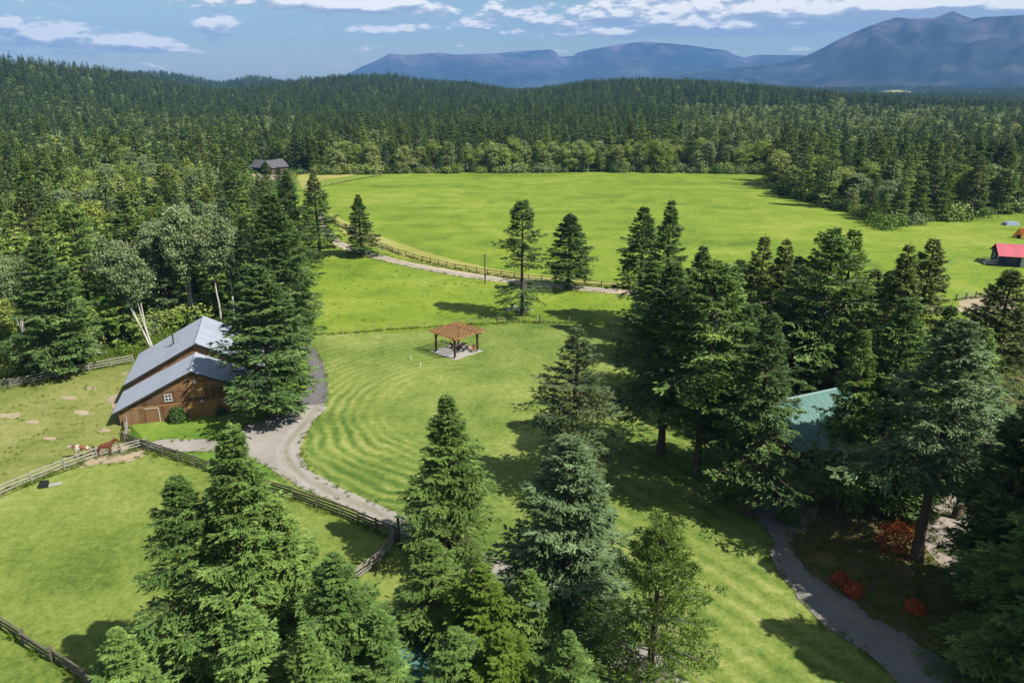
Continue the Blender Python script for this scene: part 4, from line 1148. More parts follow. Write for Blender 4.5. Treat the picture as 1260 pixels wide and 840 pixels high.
# loft door and its frame, big lower doors, small door, window, lamps
def panel_door(y0, y1, z0, z1, mat, nb, x=0.075, name='door'):
    d = link(name, None, barn, (x, (y0 + y1) / 2, z0)); w_, h_ = y1 - y0, z1 - z0
    me = MB().box((0, 0, h_ / 2), (0.035, w_ / nb - 0.015, h_)).mesh('plank', mat)
    for i in range(nb): link('plank', me, d, (0, -w_ / 2 + (i + 0.5) * w_ / nb, 0))
    fr = MB()
    for q in (-1, 1): fr.box((0.03, q * (w_ / 2 - 0.06), h_ / 2), (0.03, 0.12, h_))
    for q in (0.06, h_ - 0.06): fr.box((0.032, 0, q), (0.03, w_ - 0.24, 0.12))
    fr.build('frame', mat, d)
    return d
panel_door(-0.6, 1.15, 2.55, 4.35, 'barn_door', 6, 0.085)
panel_door(-0.95, 0.65, 0.05, 1.82, 'barn_door', 5, 0.05); panel_door(0.70, 2.3, 0.05, 1.82, 'barn_door', 5, 0.05)
dd = panel_door(-5.35, -4.0, 0.05, 1.72, 'barn_board', 4, 0.05)
MB().box((0.06, -4.72, 1.78), (0.05, 1.5, 0.07)).box((0.06, -3.94, 0.9), (0.05, 0.07, 1.7)).build('door_track', 'trim_white', barn)
wn = link('window', None, barn, (0.06, -2.75, 2.42))
MB().box((0.01, 0, 0.42), (0.02, 0.70, 0.84)).build('pane', 'glass_dark', wn)
mb = MB()
for q in (-0.35, 0.0, 0.35): mb.box((0.035, q, 0.42), (0.05, 0.10, 0.94))
for q in (0.0, 0.42, 0.84): mb.box((0.038, 0, q), (0.04, 0.80, 0.10))
mb.build('frame', 'trim_white', wn)
for (yy_, zz_) in ((0.25, 4.62), (0.75, 2.18)):
    lp_ = MB(); lp_.tube([(0.06, yy_, zz_ + 0.1), (0.3, yy_, zz_ + 0.16), (0.42, yy_, zz_ + 0.04)], 0.03, 6).tube([(0.42, yy_, zz_ + 0.06), (0.42, yy_, zz_ - 0.02), (0.42, yy_, zz_ - 0.1)], [0.05, 0.16, 0.24], 10)
    lp_.build('lamp', 'trim_white', barn)
vp = MB(); vz = BR - 0.5 * (BR - BE) * 0.78; vp.tube([(-11.2, -3.1, vz - 0.4), (-11.2, -3.1, vz + 1.15)], 0.075, 8).tube([(-11.2, -3.1, vz + 1.15), (-11.2, -3.1, vz + 1.25), (-11.2, -3.1, vz + 1.38)], [0.15, 0.16, 0.03], 8)
vp.build('vent_pipe', 'black_paint', barn)
MB().box((-11.2, -3.1, vz + 0.02), (0.7, 0.7, 0.05), Matrix.Rotation(-0.5, 3, 'X')).build('flashing', 'steel', barn)


# ------------------------------------------------------------------ shrubs
def shrub(name, label, px, py, r, h, mat, seed, n=900, leaf=0.16, group=None, z=0.0, xyz=None):
    g = np.random.default_rng(seed)
    q = g.normal(0, 1, (n, 3)); q /= np.linalg.norm(q, axis=1)[:, None]; q[:, 2] = np.abs(q[:, 2]) * 1.0
    rr = g.uniform(0.72, 1.03, n) * (1 + 0.13 * np.sin(3 * q[:, 0] * 3 + seed) * np.sin(3 * q[:, 1] * 3))
    P = q * rr[:, None] * np.array([r, r, h]); P[:, 2] += 0.05 - 0.12 * h * (q[:, 2] < 0.2)
    P[:, 2] = np.maximum(P[:, 2], 0.05)
    D = g.normal(0, 1, (n, 3)); N = q + g.normal(0, 0.5, (n, 3)); Ls = leaf * g.uniform(0.7, 1.5, n)
    V, Q = kites(P, D, N, Ls, Ls * 0.7)
    p_ = xyz or G(px, py); o = thing(name, label, 'shrub', p_, 0, group)
    link('foliage', np_mesh('foliage', V, Q, np.clip(0.5 + g.normal(0, 0.18, n), 0, 1), [mat]), o)
    st = MB()
    for k in range(6):
        a = k * 1.05 + seed; st.tube([(0.05 * math.cos(a), 0.05 * math.sin(a), 0), (r * .35 * math.cos(a), r * .35 * math.sin(a), h * .45), (r * .6 * math.cos(a), r * .6 * math.sin(a), h * .75)], [0.04, 0.03, 0.012], 5)
    st.build('stem', 'bark', o)
    FILL.append((p_.x, p_.y, r, h))
    return o


shrub('bush', 'larger round clipped dark green bush against the barn front', 219.5, 518, 1.02, 1.75, 'shrub_green', 1, 2200, 0.15)
shrub('bush', 'smaller dark green bush against the barn front, near the big conifer', 273, 508.5, 0.75, 1.25, 'shrub_green', 2, 1500, 0.15)
for i, (px, py, r, h, lb) in enumerate([(1106, 674, 1.9, 2.2, 'largest bright red leaved shrub beside the courtyard'), (1034, 718, .62, .9, 'small red leaved shrub by the garden path, left of a wider one'),
                                        (1050, 730, .7, .8, 'wider dark red shrub at the garden path edge'), (1124, 752, 0.65, .8, 'lowest red shrub in the shade beside the path'), (892, 588, 0.8, 1.0, 'reddish shrub behind the bare trunks on the lawn edge')]):
    shrub('red_shrub', lb, px, py, r, h, 'shrub_red', 10 + i, 1300, 0.2, 'red leaved shrubs under the right hand conifers')
shrub('rust_shrub', 'rust orange round shrub at the bottom edge next to the teal roof', 543, 856, 1.1, 1.8, 'shrub_rust', 30, 2200, 0.13)
for i, (px, py, r, h, mt, lb) in enumerate([(548, 672, 1.5, 1.7, 'weeds', 'pale leafy bush where the gate fence meets the drive'), (575, 690, 1.3, 1.4, 'fir_yellow', 'yellow green bush at the side of the gravel drive'), (520, 676, 1.0, 1.2, 'shrub_green', 'dark leafy bush at the end of the plank fence'),
                                          (725, 820, 1.6, 2.0, 'weeds', 'yellowish leafy bush at the bottom beside the open pine'), (690, 845, 1.4, 1.8, 'fir_yellow', 'bright green bush at the very bottom, left of the yellowish one'), (940, 585, 1.3, 1.5, 'shrub_green', 'green bush in front of the green roof house'),
                                          (970, 640, 0.9, 1.0, 'shrub_green', 'small green bush on the terrace edge'), (760, 800, 1.2, 1.4, 'shrub_green', 'dark green bush at the foot of the open pine')]):
    shrub('bush', lb, px, py, r, h, mt, 40 + i, 1400, 0.19)


# ------------------------------------------------------------------ fences
UNIT = {}


def fence(name, label, pts, spacing, post_h, rails, post=(0.13, 0.13), rail=(0.05, 0.12), mat='fence_grey', post_mat=None, group=None, off=0.08, jitter=0.03, stop=None, cat='fence', round_rail=False):
    """posts with separate rails in every bay, along ground points"""
    P = [Vector(p) for p in pts]
    seg = [(P[i], P[i + 1]) for i in range(len(P) - 1)]
    stations = []
    for i, (a, b) in enumerate(seg):
        k = max(1, round((b - a).length / spacing))
        for j in range(k): stations.append(a.lerp(b, j / k))
    stations.append(P[-1])
    root = thing(name, label, cat, P[0], 0, group)
    rr = random.Random(len(stations) * 7 + int(abs(P[0].x)))
    key = (post, post_h, post_mat or mat)
    if key not in UNIT: UNIT[key] = MB().box((0, 0, post_h / 2 - 0.03), (post[0], post[1], post_h + 0.06)).box((0, 0, post_h + 0.012), (post[0] * 0.6, post[1] * 0.6, 0.02)).mesh('post', post_mat or mat)
    kr = (rail, mat, round_rail)
    if kr not in UNIT:
        if round_rail: UNIT[kr] = MB().tube([(0, 0, 0), (0, 0.5, rail[1] * 0.1), (0, 1, 0)], [rail[1] / 2, rail[1] * 0.55, rail[1] * 0.42], 6).mesh('rail', mat)
        else: UNIT[kr] = MB().box((0, 0.5, 0), (rail[0], 1, rail[1])).mesh('rail', mat)
    for s_ in stations:
        o = link('post', UNIT[key], root, s_ - P[0], (rr.gauss(0, jitter), rr.gauss(0, jitter), rr.uniform(0, 0.2)))
    for i in range(len(stations) - 1):
        a, b = stations[i] - P[0], stations[i + 1] - P[0]; d = b - a; L = d.length; nrm = Vector((-d.y, d.x, 0)).normalized() * off * (1 if not round_rail else (1 if i % 2 else -1))
        for zr in rails:
            za, zb = zr + rr.gauss(0, jitter), zr + rr.gauss(0, jitter)
            a2 = a + nrm + Vector((0, 0, za)); b2 = b + nrm + Vector((0, 0, zb)); dd_ = (b2 - a2)
            q = dd_.to_track_quat('Y', 'Z')
            link('rail', UNIT[kr], root, a2 - dd_.normalized() * 0.06, q.to_euler(), (1, dd_.length + 0.12, 1))
    return root


g3 = lambda *ps: [G(*p) for p in ps]
fence('rail_fence', 'pale split rail fence along the back of the dry pasture, ending at the barn', g3((28, 475), (70, 465), (110, 456.5), (164, 446.5)), 3.2, 1.25, (0.40, 0.75, 1.10), mat='fence_pale')
fence('fence_panel', 'grey crossed panel fence at the left edge joining the pale rail fence', g3((-30, 486), (0, 480), (27, 475)), 1.2, 1.3, (0.25, 0.5, 0.75, 1.0, 1.2), (0.1, 0.1), (0.04, 0.08), 'fence_grey')
fence('rail_fence', 'whitish rail fence between the dry pasture and the near paddock', g3((-60, 636), (0, 611), (40, 594), (80, 578), (120, 563.5), (150, 558)), 3.3, 1.2, (0.35, 0.72, 1.08), mat='fence_pale', off=0.1)
fence('gate', 'short pale pole gate by the horses at the corner of the barn yard', g3((150, 559), (181, 551)), 3.6, 1.25, (0.5, 0.8, 1.1), (0.11, 0.11), (0.06, 0.09), 'fence_pale', cat='gate')
fence('fence_panel', 'grey plank fence from the barn corner down to the paddock corner', g3((157, 526), (155, 546)), 1.8, 1.5, (0.3, 0.6, 0.9, 1.2), mat='fence_grey')
fence('plank_fence', 'short slatted fence section between the pole gate and the gravel spur', g3((155, 546), (183, 556)), 1.6, 1.35, (0.22, 0.45, 0.68, 0.91, 1.14), mat='fence_dark', rail=(0.04, 0.15))
fence('plank_fence', 'long dark plank fence between the near paddock and the gravel drive', g3((183, 556), (240, 575), (300, 596), (360, 615), (420, 636), (486, 664)), 2.5, 1.45, (0.25, 0.55, 0.85, 1.15), mat='fence_dark', rail=(0.045, 0.17))
fence('plank_fence', 'dark plank fence continuing past the tall gate post behind the dark conifer', g3((486, 664), (520, 693), (545, 720)), 2.3, 1.4, (0.3, 0.65, 1.0), mat='fence_dark', rail=(0.045, 0.17))
fence('gate', 'angled grey rail wing of the paddock gate leading down to the left', g3((485, 668), (467, 694), (436, 716)), 2.2, 1.3, (0.35, 0.65, 0.95, 1.2), (0.15, 0.15), (0.05, 0.13), 'fence_grey', cat='gate')
gp = thing('gate_post', 'tall dark gate post where the plank fence meets the grey gate', 'post', G(485, 666) + Vector((0.35, 0.3, 0)))
MB().tube([(0, 0, -0.1), (0.02, 0, 2.2)], [0.15, 0.12], 8).build('post', 'dark_post', gp); MB().tube([(0.02, 0, 2.16), (0.02, 0, 2.34)], [0.16, 0.04], 8).build('cap', 'dark_post', gp)
fence('rail_fence', 'weathered pole fence crossing the lower left corner of the paddock', g3((-60, 735), (0, 774), (30, 793), (66, 815), (106, 842), (160, 880)), 2.6, 1.3, (0.40, 0.72, 1.05), (0.16, 0.16), (0.1, 0.13), 'fence_dark', round_rail=True)
fence('rail_fence', 'long dark post and rail fence along the far side of the dirt track', g3((405, 272), (440, 290), (463, 302), (490, 313), (520, 322), (560, 331.5), (600, 338.5), (650, 345), (700, 350), (760, 355)), 3.0, 1.25, (0.55, 1.05), (0.15, 0.15), (0.05, 0.13), 'fence_dark', 'dark_post')
fence('rail_fence', 'short rail fence beside the far end of the track on the right', g3((1176, 370), (1200, 367), (1236, 364)), 3.0, 1.25, (0.5, 1.0), (0.14, 0.14), (0.05, 0.12), 'fence_grey', 'dark_post')
fence('wire_fence', 'thin post and wire fence across the grass behind the pergola', g3((372, 413), (420, 411), (460, 408), (500, 405), (545, 402), (600, 399), (640, 397), (700, 398), (750, 401), (800, 405), (850, 410)), 2.7, 1.15, (0.35, 0.65, 1.0), (0.11, 0.11), (0.012, 0.012), 'wire', 'fence_grey', off=0.06, jitter=0.05)
fence('wire_fence', 'faint post fence across the pale hay strip at the far left of the meadow', g3((366, 236), (400, 229), (440, 221), (470, 216)), 5.0, 1.3, (0.6, 1.1), (0.18, 0.18), (0.03, 0.05), 'fence_grey', 'fence_grey')
for (px, py, lb) in ((664, 398, 'stout dark brace post in the middle of the wire fence'), (612, 399, 'stout grey brace post of the wire fence right of the pergola'), (806, 405, 'stout brace post of the wire fence below the right cluster')):
    o = thing('brace_post', lb, 'post', G(px, py) + Vector((0, -0.3, 0)), 0)
    MB().tube([(0, 0, -0.1), (0, 0, 1.5)], [0.13, 0.11], 8).build('post', 'pole_wood', o); MB().beam((0.1, 0, 1.1), (1.5, 0.1, 0.02), 0.09, 0.09).build('brace', 'pole_wood', o)

# ------------------------------------------------------------------ pergola with its table
c4 = [G(601.5 - 64.5, 433), G(560, 441.5), G(587.5, 432.5)]
pA, pB, pC = c4; pD = pA + pC - pB                                # left, front, right, back post
ux = (pC - pB); uy = (pA - pB); wx, wy = ux.length, uy.length
prz = math.atan2(ux.y, ux.x)
pc = (pA + pC) / 2
perg = thing('pergola', 'reddish cedar pergola on a concrete pad in the middle of the lawn', 'pergola', (pc.x, pc.y, 0.06), prz)
Mi = Matrix.Rotation(-prz, 3, 'Z')
def PL(v): return Mi @ (v - pc)
A_, B_, C_, D_ = (PL(q) for q in (pA, pB, pC, pD))
PHT = 2.75
pm = MB().box((0, 0, PHT / 2), (0.24, 0.24, PHT)).mesh('post', 'dark_post'); fm_ = MB().box((0, 0, 0.1), (0.5, 0.5, 0.2)).mesh('footing', 'concrete')
for q in (A_, B_, C_, D_):
    pz = link('post', pm, perg, (q.x, q.y, 0.08)); link('footing', fm_, pz, (0, 0, -0.06))
hx = (C_ - B_) * 0.5; hy = (A_ - B_) * 0.5
ex, ey = hx.normalized(), hy.normalized()
pad = [tuple((sx * (hx + ex * 0.55) + sy * (hy + ey * 0.55))) for sx, sy in ((-1, -1), (1, -1), (1, 1), (-1, 1))]
MB().prism([(p[0], p[1], 0) for p in pad], (0, 0, -0.06), (0, 0, 0.07)).build('pad', 'concrete', perg)
OV = 0.85
for s_ in (-1, 1):
    MB().beam(hx * s_ - hy - ey * OV + Vector((0, 0, PHT + 0.16)), hx * s_ + hy + ey * OV + Vector((0, 0, PHT + 0.16)), 0.1, 0.26).build('beam', 'cedar', perg)
lr_ = (hx * 2).length + 2 * OV; lb_ = (hy * 2).length + 2 * OV
raf = MB().beam(-ex * lr_ / 2, ex * lr_ / 2, 0.07, 0.2).mesh('rafter', 'cedar')
nr_ = 8
for i in range(nr_):
    k = -1 + 2 * i / (nr_ - 1); link('rafter', raf, perg, ey * (lb_ / 2 - 0.12) * k + Vector((0, 0, PHT + 0.39)))
slm = MB().beam(-ey * lb_ / 2, ey * lb_ / 2, 0.07, 0.07).mesh('slat', 'cedar')
ns_ = 13
for i in range(ns_):
    k = -1 + 2 * i / (ns_ - 1); link('slat', slm, perg, ex * (lr_ / 2 - 0.06) * k + Vector((0, 0, PHT + 0.527)))
for q, d in ((A_, -ey), (B_, ey), (C_, ey), (D_, -ey)):
    MB().beam(q + Vector((0, 0, PHT - 0.55)), q + d * 0.55 + Vector((0, 0, PHT + 0.02)), 0.09, 0.09).build('brace', 'dark_post', perg)


def picnic_table(label, loc, rz):
    r = thing('picnic_table', label, 'table', loc, rz)
    tp = MB().box((0, 0, 0.74), (1.8, 0.145, 0.045)).mesh('top_plank', 'dark_post')
    for i in range(5): link('top_plank', tp, r, (0, -0.32 + 0.16 * i, 0))
    for s_ in (-1, 1): MB().box((0, s_ * 0.72, 0.44), (1.8, 0.26, 0.045)).build('bench', 'dark_post', r)
    for s_ in (-1, 1):
        MB().beam((s_ * 0.65, -0.72, 0.02), (s_ * 0.65, -0.2, 0.715), 0.06, 0.09, (1, 0, 0)).beam((s_ * 0.65, 0.72, 0.02), (s_ * 0.65, 0.2, 0.715), 0.06, 0.09, (1, 0, 0)).box((s_ * 0.60, 0, 0.395), (0.045, 1.6, 0.09)).build('leg', 'dark_post', r)
    return r


def chair(name, label, loc, rz, mat, cushion=None):
    r = thing(name, label, 'chair', loc, rz)
    sl_ = MB().box((0, 0, 0), (0.56, 0.09, 0.025)).mesh('seat_slat', mat)
    for i in range(5): link('seat_slat', sl_, r, (0, -0.22 + i * 0.105, 0.40 - i * 0.015))
    bs = MB().box((0, 0, 0.36), (0.095, 0.025, 0.75)).mesh('back_slat', mat)
    for i in range(5): link('back_slat', bs, r, (-0.22 + 0.11 * i, 0.27, 0.33), (-0.28, 0, 0))
    lg = MB().box((0, 0, 0.27), (0.05, 0.09, 0.54)).mesh('leg', mat)
    for sx in (-1, 1):
        for y_ in (-0.25, 0.22): link('leg', lg, r, (sx * 0.31, y_, 0))
        MB().box((sx * 0.33, -0.02, 0.56), (0.12, 0.68, 0.025)).build('arm', mat, r)
    if cushion: MB().box((0, 0.0, 0.455), (0.5, 0.46, 0.07)).build('cushion', cushion, r)
    return r


picnic_table('dark picnic table standing under the cedar pergola', (pc.x + 0.7, pc.y + 0.6, 0.13), prz + 0.4)
chair('garden_chair', 'dark slatted chair under the right corner of the pergola', (pc.x + 2.3, pc.y - 0.35, 0.13), prz - 1.2, 'cedar')
chair('garden_chair', 'dark slatted chair beside the picnic table under the pergola', (pc.x - 0.6, pc.y + 1.3, 0.13), prz + 0.5, 'dark_post')
bbq = thing('barbecue', 'black kettle barbecue under the pergola near its front post', 'barbecue', (pc.x + 0.55, pc.y - 0.75, 0.13))
MB().tube([(0, 0, .55), (0, 0, .62), (0, 0, .78), (0, 0, .93), (0, 0, 1.02), (0, 0, 1.05)], [.08, .2, .29, .25, .12, .02], 12).build('bowl', 'black_paint', bbq, smooth=True)
for k in range(3):
    a = k * 2.1; MB().tube([(0.18 * math.cos(a), 0.18 * math.sin(a), 0.6), (0.30 * math.cos(a), 0.30 * math.sin(a), 0.0)], 0.018, 6).build('leg', 'black_paint', bbq)
for (px, py, lb) in ((505.5, 443, 'upper white marker stake standing in the lawn left of the pergola'), (517.5, 452, 'lower white marker stake standing in the lawn left of the pergola')):
    o = thing('marker_stake', lb, 'stake', G(px, py)); MB().tube([(0, 0, -.1), (0, 0, 0.55)], 0.045, 8).build('shaft', 'white_plastic', o); MB().tube([(0, 0, .55), (0, 0, .62), (0, 0, .66)], [.075, .075, .02], 8).build('cap', 'white_plastic', o)

# utility pole
up_ = thing('utility_pole', 'thin dark wooden utility pole beside the dirt track', 'pole', G(597, 349))
MB().tube([(0, 0, -.2), (0, 0, 5.9)], [0.16, 0.11], 10).build('shaft', 'pole_wood', up_); MB().beam((-0.55, 0, 5.5), (0.55, 0, 5.5), 0.09, 0.11).build('crossarm', 'pole_wood', up_)
for q in (-0.45, 0.45): MB().tube([(q, 0, 5.55), (q, 0, 5.64), (q, 0, 5.72)], [0.05, 0.055, 0.03], 8).build('insulator', 'white_plastic', up_)
MB().tube([(0.12, -0.12, 1.5), (0.12, -0.12, 1.9)], 0.09, 8).build('meter_box', 'steel', up_)

# stones round the lone pine and a few boulders at the drive
def stone(label, p, r, seed, group=None):
    bm = bmesh.new(); bmesh.ops.create_icosphere(bm, subdivisions=2, radius=1.0)
    for v in bm.verts:
        k = 1 + 0.32 * mnoise.noise(v.co * 1.3 + Vector((seed * 3.1, 0, 0))) + 0.12 * mnoise.noise(v.co * 3 + Vector((0, seed, 0)))
        v.co = Vector((v.co.x * r * k * 1.15, v.co.y * r * k, max(-0.25 * r, v.co.z * r * k * 0.62)))
    me = bpy.data.meshes.new('boulder'); bm.to_mesh(me); bm.free(); me.materials.append(MATS['stone'])
    return tag(link('boulder', me, None, (p.x, p.y, 0.05), (0, 0, seed)), label, 'boulder', group)


sp_ = G(641, 380)
for i in range(9):
    a = 0.7 * i + 0.3; stone('grey stone in the ring of stones round the foot of the ragged lone pine', sp_ + Vector((math.cos(a) * (1.3 + 0.5 * (i % 3)) - 0.4, math.sin(a) * (1.0 + .3 * (i % 2)) - 0.5, 0)), 0.32 + 0.09 * (i % 4), i + 1, 'stones round the lone pine')

# ------------------------------------------------------------------ house with the green roof
hc = G(1008, 556)
house = thing('house', 'house with teal green metal roofs half hidden among the right hand conifers', 'house', (hc.x, hc.y + 2.5, 0), R(24))
HH, HE, HR = 4.6, 3.0, 5.7
MB().prism([(0, -HH, 0), (0, HH, 0), (0, HH, HE - .1), (0, 0, HR - .1), (0, -HH, HE - .1)], (-7.0, 0, 0), (7.5, 0, 0)).build('wall', 'tan_board', house)
gable_roof(house, -7.6, 8.1, HH + 0.7, HR, HE - 0.36, 0, 'teal_roof', 0.9)
wing = MB(); wing.prism([(-2.6, 0, 0), (2.6, 0, 0), (2.6, 0, 2.7), (0, 0, 4.45), (-2.6, 0, 2.7)], (-1.5, -8.4, 0), (-1.5, -HH, 0)); wing.build('porch_wall', 'tan_board', house)
for sd in (-1, 1):
    MB().prism([(0, 0, 4.62), (sd * 3.3, 0, 2.42), (sd * 3.3, 0, 2.36), (0, 0, 4.54)], (-1.5, -9.0, 0), (-1.5, -1.6, 0)).build('porch_roof', 'teal_roof', house)
for (x, y_, wd_) in ((3.0, -HH, 1.4), (5.6, -HH, 1.2), (-5.0, -HH, 1.4)):
    wq = link('window', None, house, (x, y_ - 0.03, 1.0)); MB().box((0, 0.005, .55), (wd_, .02, 1.1)).build('pane', 'glass_dark', wq)
    mb = MB()
    for q in (-.5, 0, .5): mb.box((q * wd_, -.03, .55), (.07, .05, 1.2))
    for q in (0, 1.1): mb.box((0, -.033, q), (wd_ + .1, .05, .07))
    mb.build('frame', 'trim_white', wq)
dr = link('door', None, house, (-1.5, -8.43, 0.05)); MB().box((0, 0, 1.05), (1.0, .05, 2.1)).build('leaf', 'barn_door', dr); MB().box((.36, -.05, 1.0), (.05, .06, .12)).build('handle', 'steel', dr)
chair('garden_chair', 'tan wooden chair with an orange cushion on the terrace of the green roof house', tuple(G(966, 609)), R(200), 'tan_board', 'cushion_orange')
pl = thing('planter', 'terracotta planter on the terrace beside the tan chair', 'planter', G(975, 598))
MB().tube([(0, 0, 0), (0, 0, .5), (0, 0, .55), (0, 0, .56)], [.26, .36, .40, .33], 14).build('pot', 'cushion_orange', pl, smooth=False)
shl, shq = kites(*(lambda g: (g.normal(0, .2, (160, 3)) * [1, 1, .6] + [0, 0, .72], g.normal(0, 1, (160, 3)) + [0, 0, .5], g.normal(0, 1, (160, 3)), np.full(160, .2), np.full(160, .1)))(np.random.default_rng(3)))
link('foliage', np_mesh('foliage', shl, shq, np.full(160, .5), ['shrub_green']), pl)

# ------------------------------------------------------------------ garage with the pink roof
gc = G(1229, 328)
gar = thing('garage', 'dark navy garage with a bright pink red metal roof at the right edge', 'garage', (gc.x + 6.0, gc.y + 2.0, 0), R(-18))
GH, GE, GR = 3.3, 2.5, 4.2
MB().prism([(0, -GH, 0), (0, GH, 0), (0, GH, GE - .08), (0, 0, GR - .08), (0, -GH, GE - .08)], (-5, 0, 0), (6, 0, 0)).build('wall', 'navy_board', gar)
gable_roof(gar, -5.5, 6.5, GH + .5, GR, GE - .26, 0, 'pink_roof', 1.0)
for y_ in (-1.8, 1.2):
    wq = link('window', None, gar, (-5.03, y_, 1.0)); MB().box((0, 0, .45), (.02, .8, .9)).build('pane', 'glass_dark', wq); MB().box((-.02, 0, -.04), (.08, 1, .08)).box((-.02, 0, .94), (.06, 1, .08)).box((-.025, -.45, .45), (.06, .08, .9)).box((-.025, .45, .45), (.06, .08, .9)).build('frame', 'trim_white', wq)
MB().box((-6.4, -1.6, .32), (2.6, 3.0, .1)).build('deck', 'fence_grey', gar)
mb = MB()
for x in (-7.6, -5.3):
    for y_ in (-3.0, -.2): mb.box((x, y_, .14), (.12, .12, .27))
mb.build('deck_post', 'fence_grey', gar)
mb = MB()
for y_ in (-3.05, -.15): mb.beam((-7.65, y_, 1.15), (-5.2, y_, 1.15), .06, .09); [mb.box((-7.6 + 2.4 * k / 5, y_, .75), (.05, .05, .75)) for k in range(6)]
mb.build('railing', 'trim_white', gar)
MB().box((0.5, -GH - .03, 1.15), (3.2, .05, 2.2)).build('garage_door', 'trim_white', gar)

# orange timber play frame and the tarp at the right edge
of = thing('play_frame', 'orange timber A frame play structure at the right edge behind the pink roofed garage', 'playhouse', G(1258, 293), R(10))
for s_ in (-1, 1):
    mb = MB()
    ln_ = MB().box((0, 0, 0), (2.8, .05, .27)).mesh('plank', 'orange_wood')
    for i in range(9):
        k = (i + .5) / 9; link('plank', ln_, of, (0, s_ * 1.75 * (1 - k), .15 + 2.45 * k), (s_ * -0.95, 0, 0))
for x in (-1.3, 1.3): MB().beam((x, -1.85, 0), (x, .06, 2.7), .12, .12, (1, 0, 0)).beam((x, 1.85, 0), (x, -.06, 2.7), .12, .12, (1, 0, 0)).build('frame', 'orange_wood', of)
MB().prism([(0, -.75, 0), (0, .75, 0), (0, .6, .7), (0, 0, 1.0), (0, -.6, .7)], (-1.2, 0, 0), (-1.15, 0, 0)).build('opening_shade_panel', 'black_board', of)  # solid black panel, its colour stands for the shade inside the open end
tb_ = thing('tarp', 'pale blue tarp draped over a low stack under the trees at the right edge', 'tarp', G(1243, 277), R(8))
bm = bmesh.new(); bmesh.ops.create_grid(bm, x_segments=14, y_segments=10, size=1)
for v in bm.verts:
    e = max(abs(v.co.x), abs(v.co.y)); v.co = Vector((v.co.x * 2.2, v.co.y * 1.1, (0.95 if e < .8 else .95 - (e - .8) * 4.4) + .08 * mnoise.noise(v.co * 3)))
me = bpy.data.meshes.new('cover'); bm.to_mesh(me); bm.free(); me.materials.append(MATS['tarp_blue']); link('cover', me, tb_)
MB().box((0, 0, .42), (3.2, 1.5, .8)).build('stack', 'tan_board', tb_)

# ------------------------------------------------------------------ far dark house
fh = thing('house', 'far dark house with two grey gabled roofs at the edge of the wood', 'house', G(331, 212.5), R(-28))
MB().prism([(0, -4.5, 0), (0, 4.5, 0), (0, 4.5, 3.4), (0, 0, 6.4), (0, -4.5, 3.4)], (-9, 0, 0), (3, 0, 0)).build('wall', 'black_board', fh)
gable_roof(fh, -9.7, 3.4, 5.3, 6.6, 3.0, 0, 'asphalt_shingle', 2.0, .1, False)
MB().prism([(-3.6, 0, 0), (3.6, 0, 0), (3.6, 0, 3.8), (0, 0, 7.0), (-3.6, 0, 3.8)], (5.5, -6.5, 0), (5.5, 5.0, 0)).build('gable_wall', 'brown_board', fh)
for sd in (-1, 1): MB().prism([(0, 0, 7.25), (sd * 4.3, 0, 3.45), (sd * 4.3, 0, 3.3), (0, 0, 7.1)], (5.5, -7.2, 0), (5.5, 5.6, 0)).build('gable_roof_slope', 'asphalt_shingle', fh)
for (x, y_, w1, h1, z1) in ((5.5, -6.5, 2.2, 2.0, 1.0), (5.5, -6.5, 1.6, 1.3, 4.3), (-5, -4.5, 2.2, 1.6, 1.0), (-1.0, -4.5, 1.6, 2.0, .6)):
    wq = link('window', None, fh, (x, y_ - .04, z1)); MB().box((0, 0, h1 / 2), (w1, .04, h1)).build('pane', 'glass_dark', wq); MB().box((0, -.03, -.07), (w1 + .2, .08, .12)).box((0, -.03, h1 + .07), (w1 + .2, .08, .12)).build('frame', 'tan_board', wq)
MB().box((-9.3, -2, 1.2), (.1, 4, 2.2)).build('garage_door', 'black_paint', fh)
mb = MB(); mb.box((12, -2, .5), (4, 5, .12)); mb.build('deck', 'tan_board', fh)
fh.scale = (0.82, 0.82, 0.82)
wl = thing('cabin', 'small white cabin glimpsed between the trees at the right edge of the meadow', 'cabin', G(983, 219.5), R(12))
MB().prism([(0, -2, 0), (0, 2, 0), (0, 2, 2.5), (0, 0, 3.6), (0, -2, 2.5)], (-2.8, 0, 0), (2.8, 0, 0)).build('wall', 'trim_white', wl)
gable_roof(wl, -3.1, 3.1, 2.4, 3.75, 2.4, 0, 'galvanised', 1.2, .06, False)
MB().box((-.8, -2.03, 1.0), (.9, .04, 1.9)).build('door', 'barn_door', wl); MB().box((1.2, -2.03, 1.4), (.9, .04, .8)).build('window', 'glass_dark', wl)

# ------------------------------------------------------------------ small shed under the near trees
sc_ = G(512, 824, 2.3)
sd_ = thing('shed', 'small shed with a ribbed teal metal roof between the bottom conifers', 'shed', (sc_.x, sc_.y, 0), R(-32))
MB().prism([(0, -1.7, 0), (0, 1.7, 0), (0, 1.7, 1.9), (0, -1.7, 2.5)], (-2.0, 0, 0), (2.0, 0, 0)).build('wall', 'tan_board', sd_)
shm = MB(); shm.box((0, 0, 0), (.6, 4.2, .04))
for q in (-.2, 0.0, .2): shm.box((q, 0, .035), (.05, 4.2, .035))
shm = shm.mesh('roof_panel', 'teal_roof')
for i in range(8): link('roof_panel', shm, sd_, (-2.14 + .612 * i, 0, 2.33), (-0.175, 0, 0))
MB().box((.6, -1.72, .95), (.8, .04, 1.8)).build('door', 'barn_board', sd_)

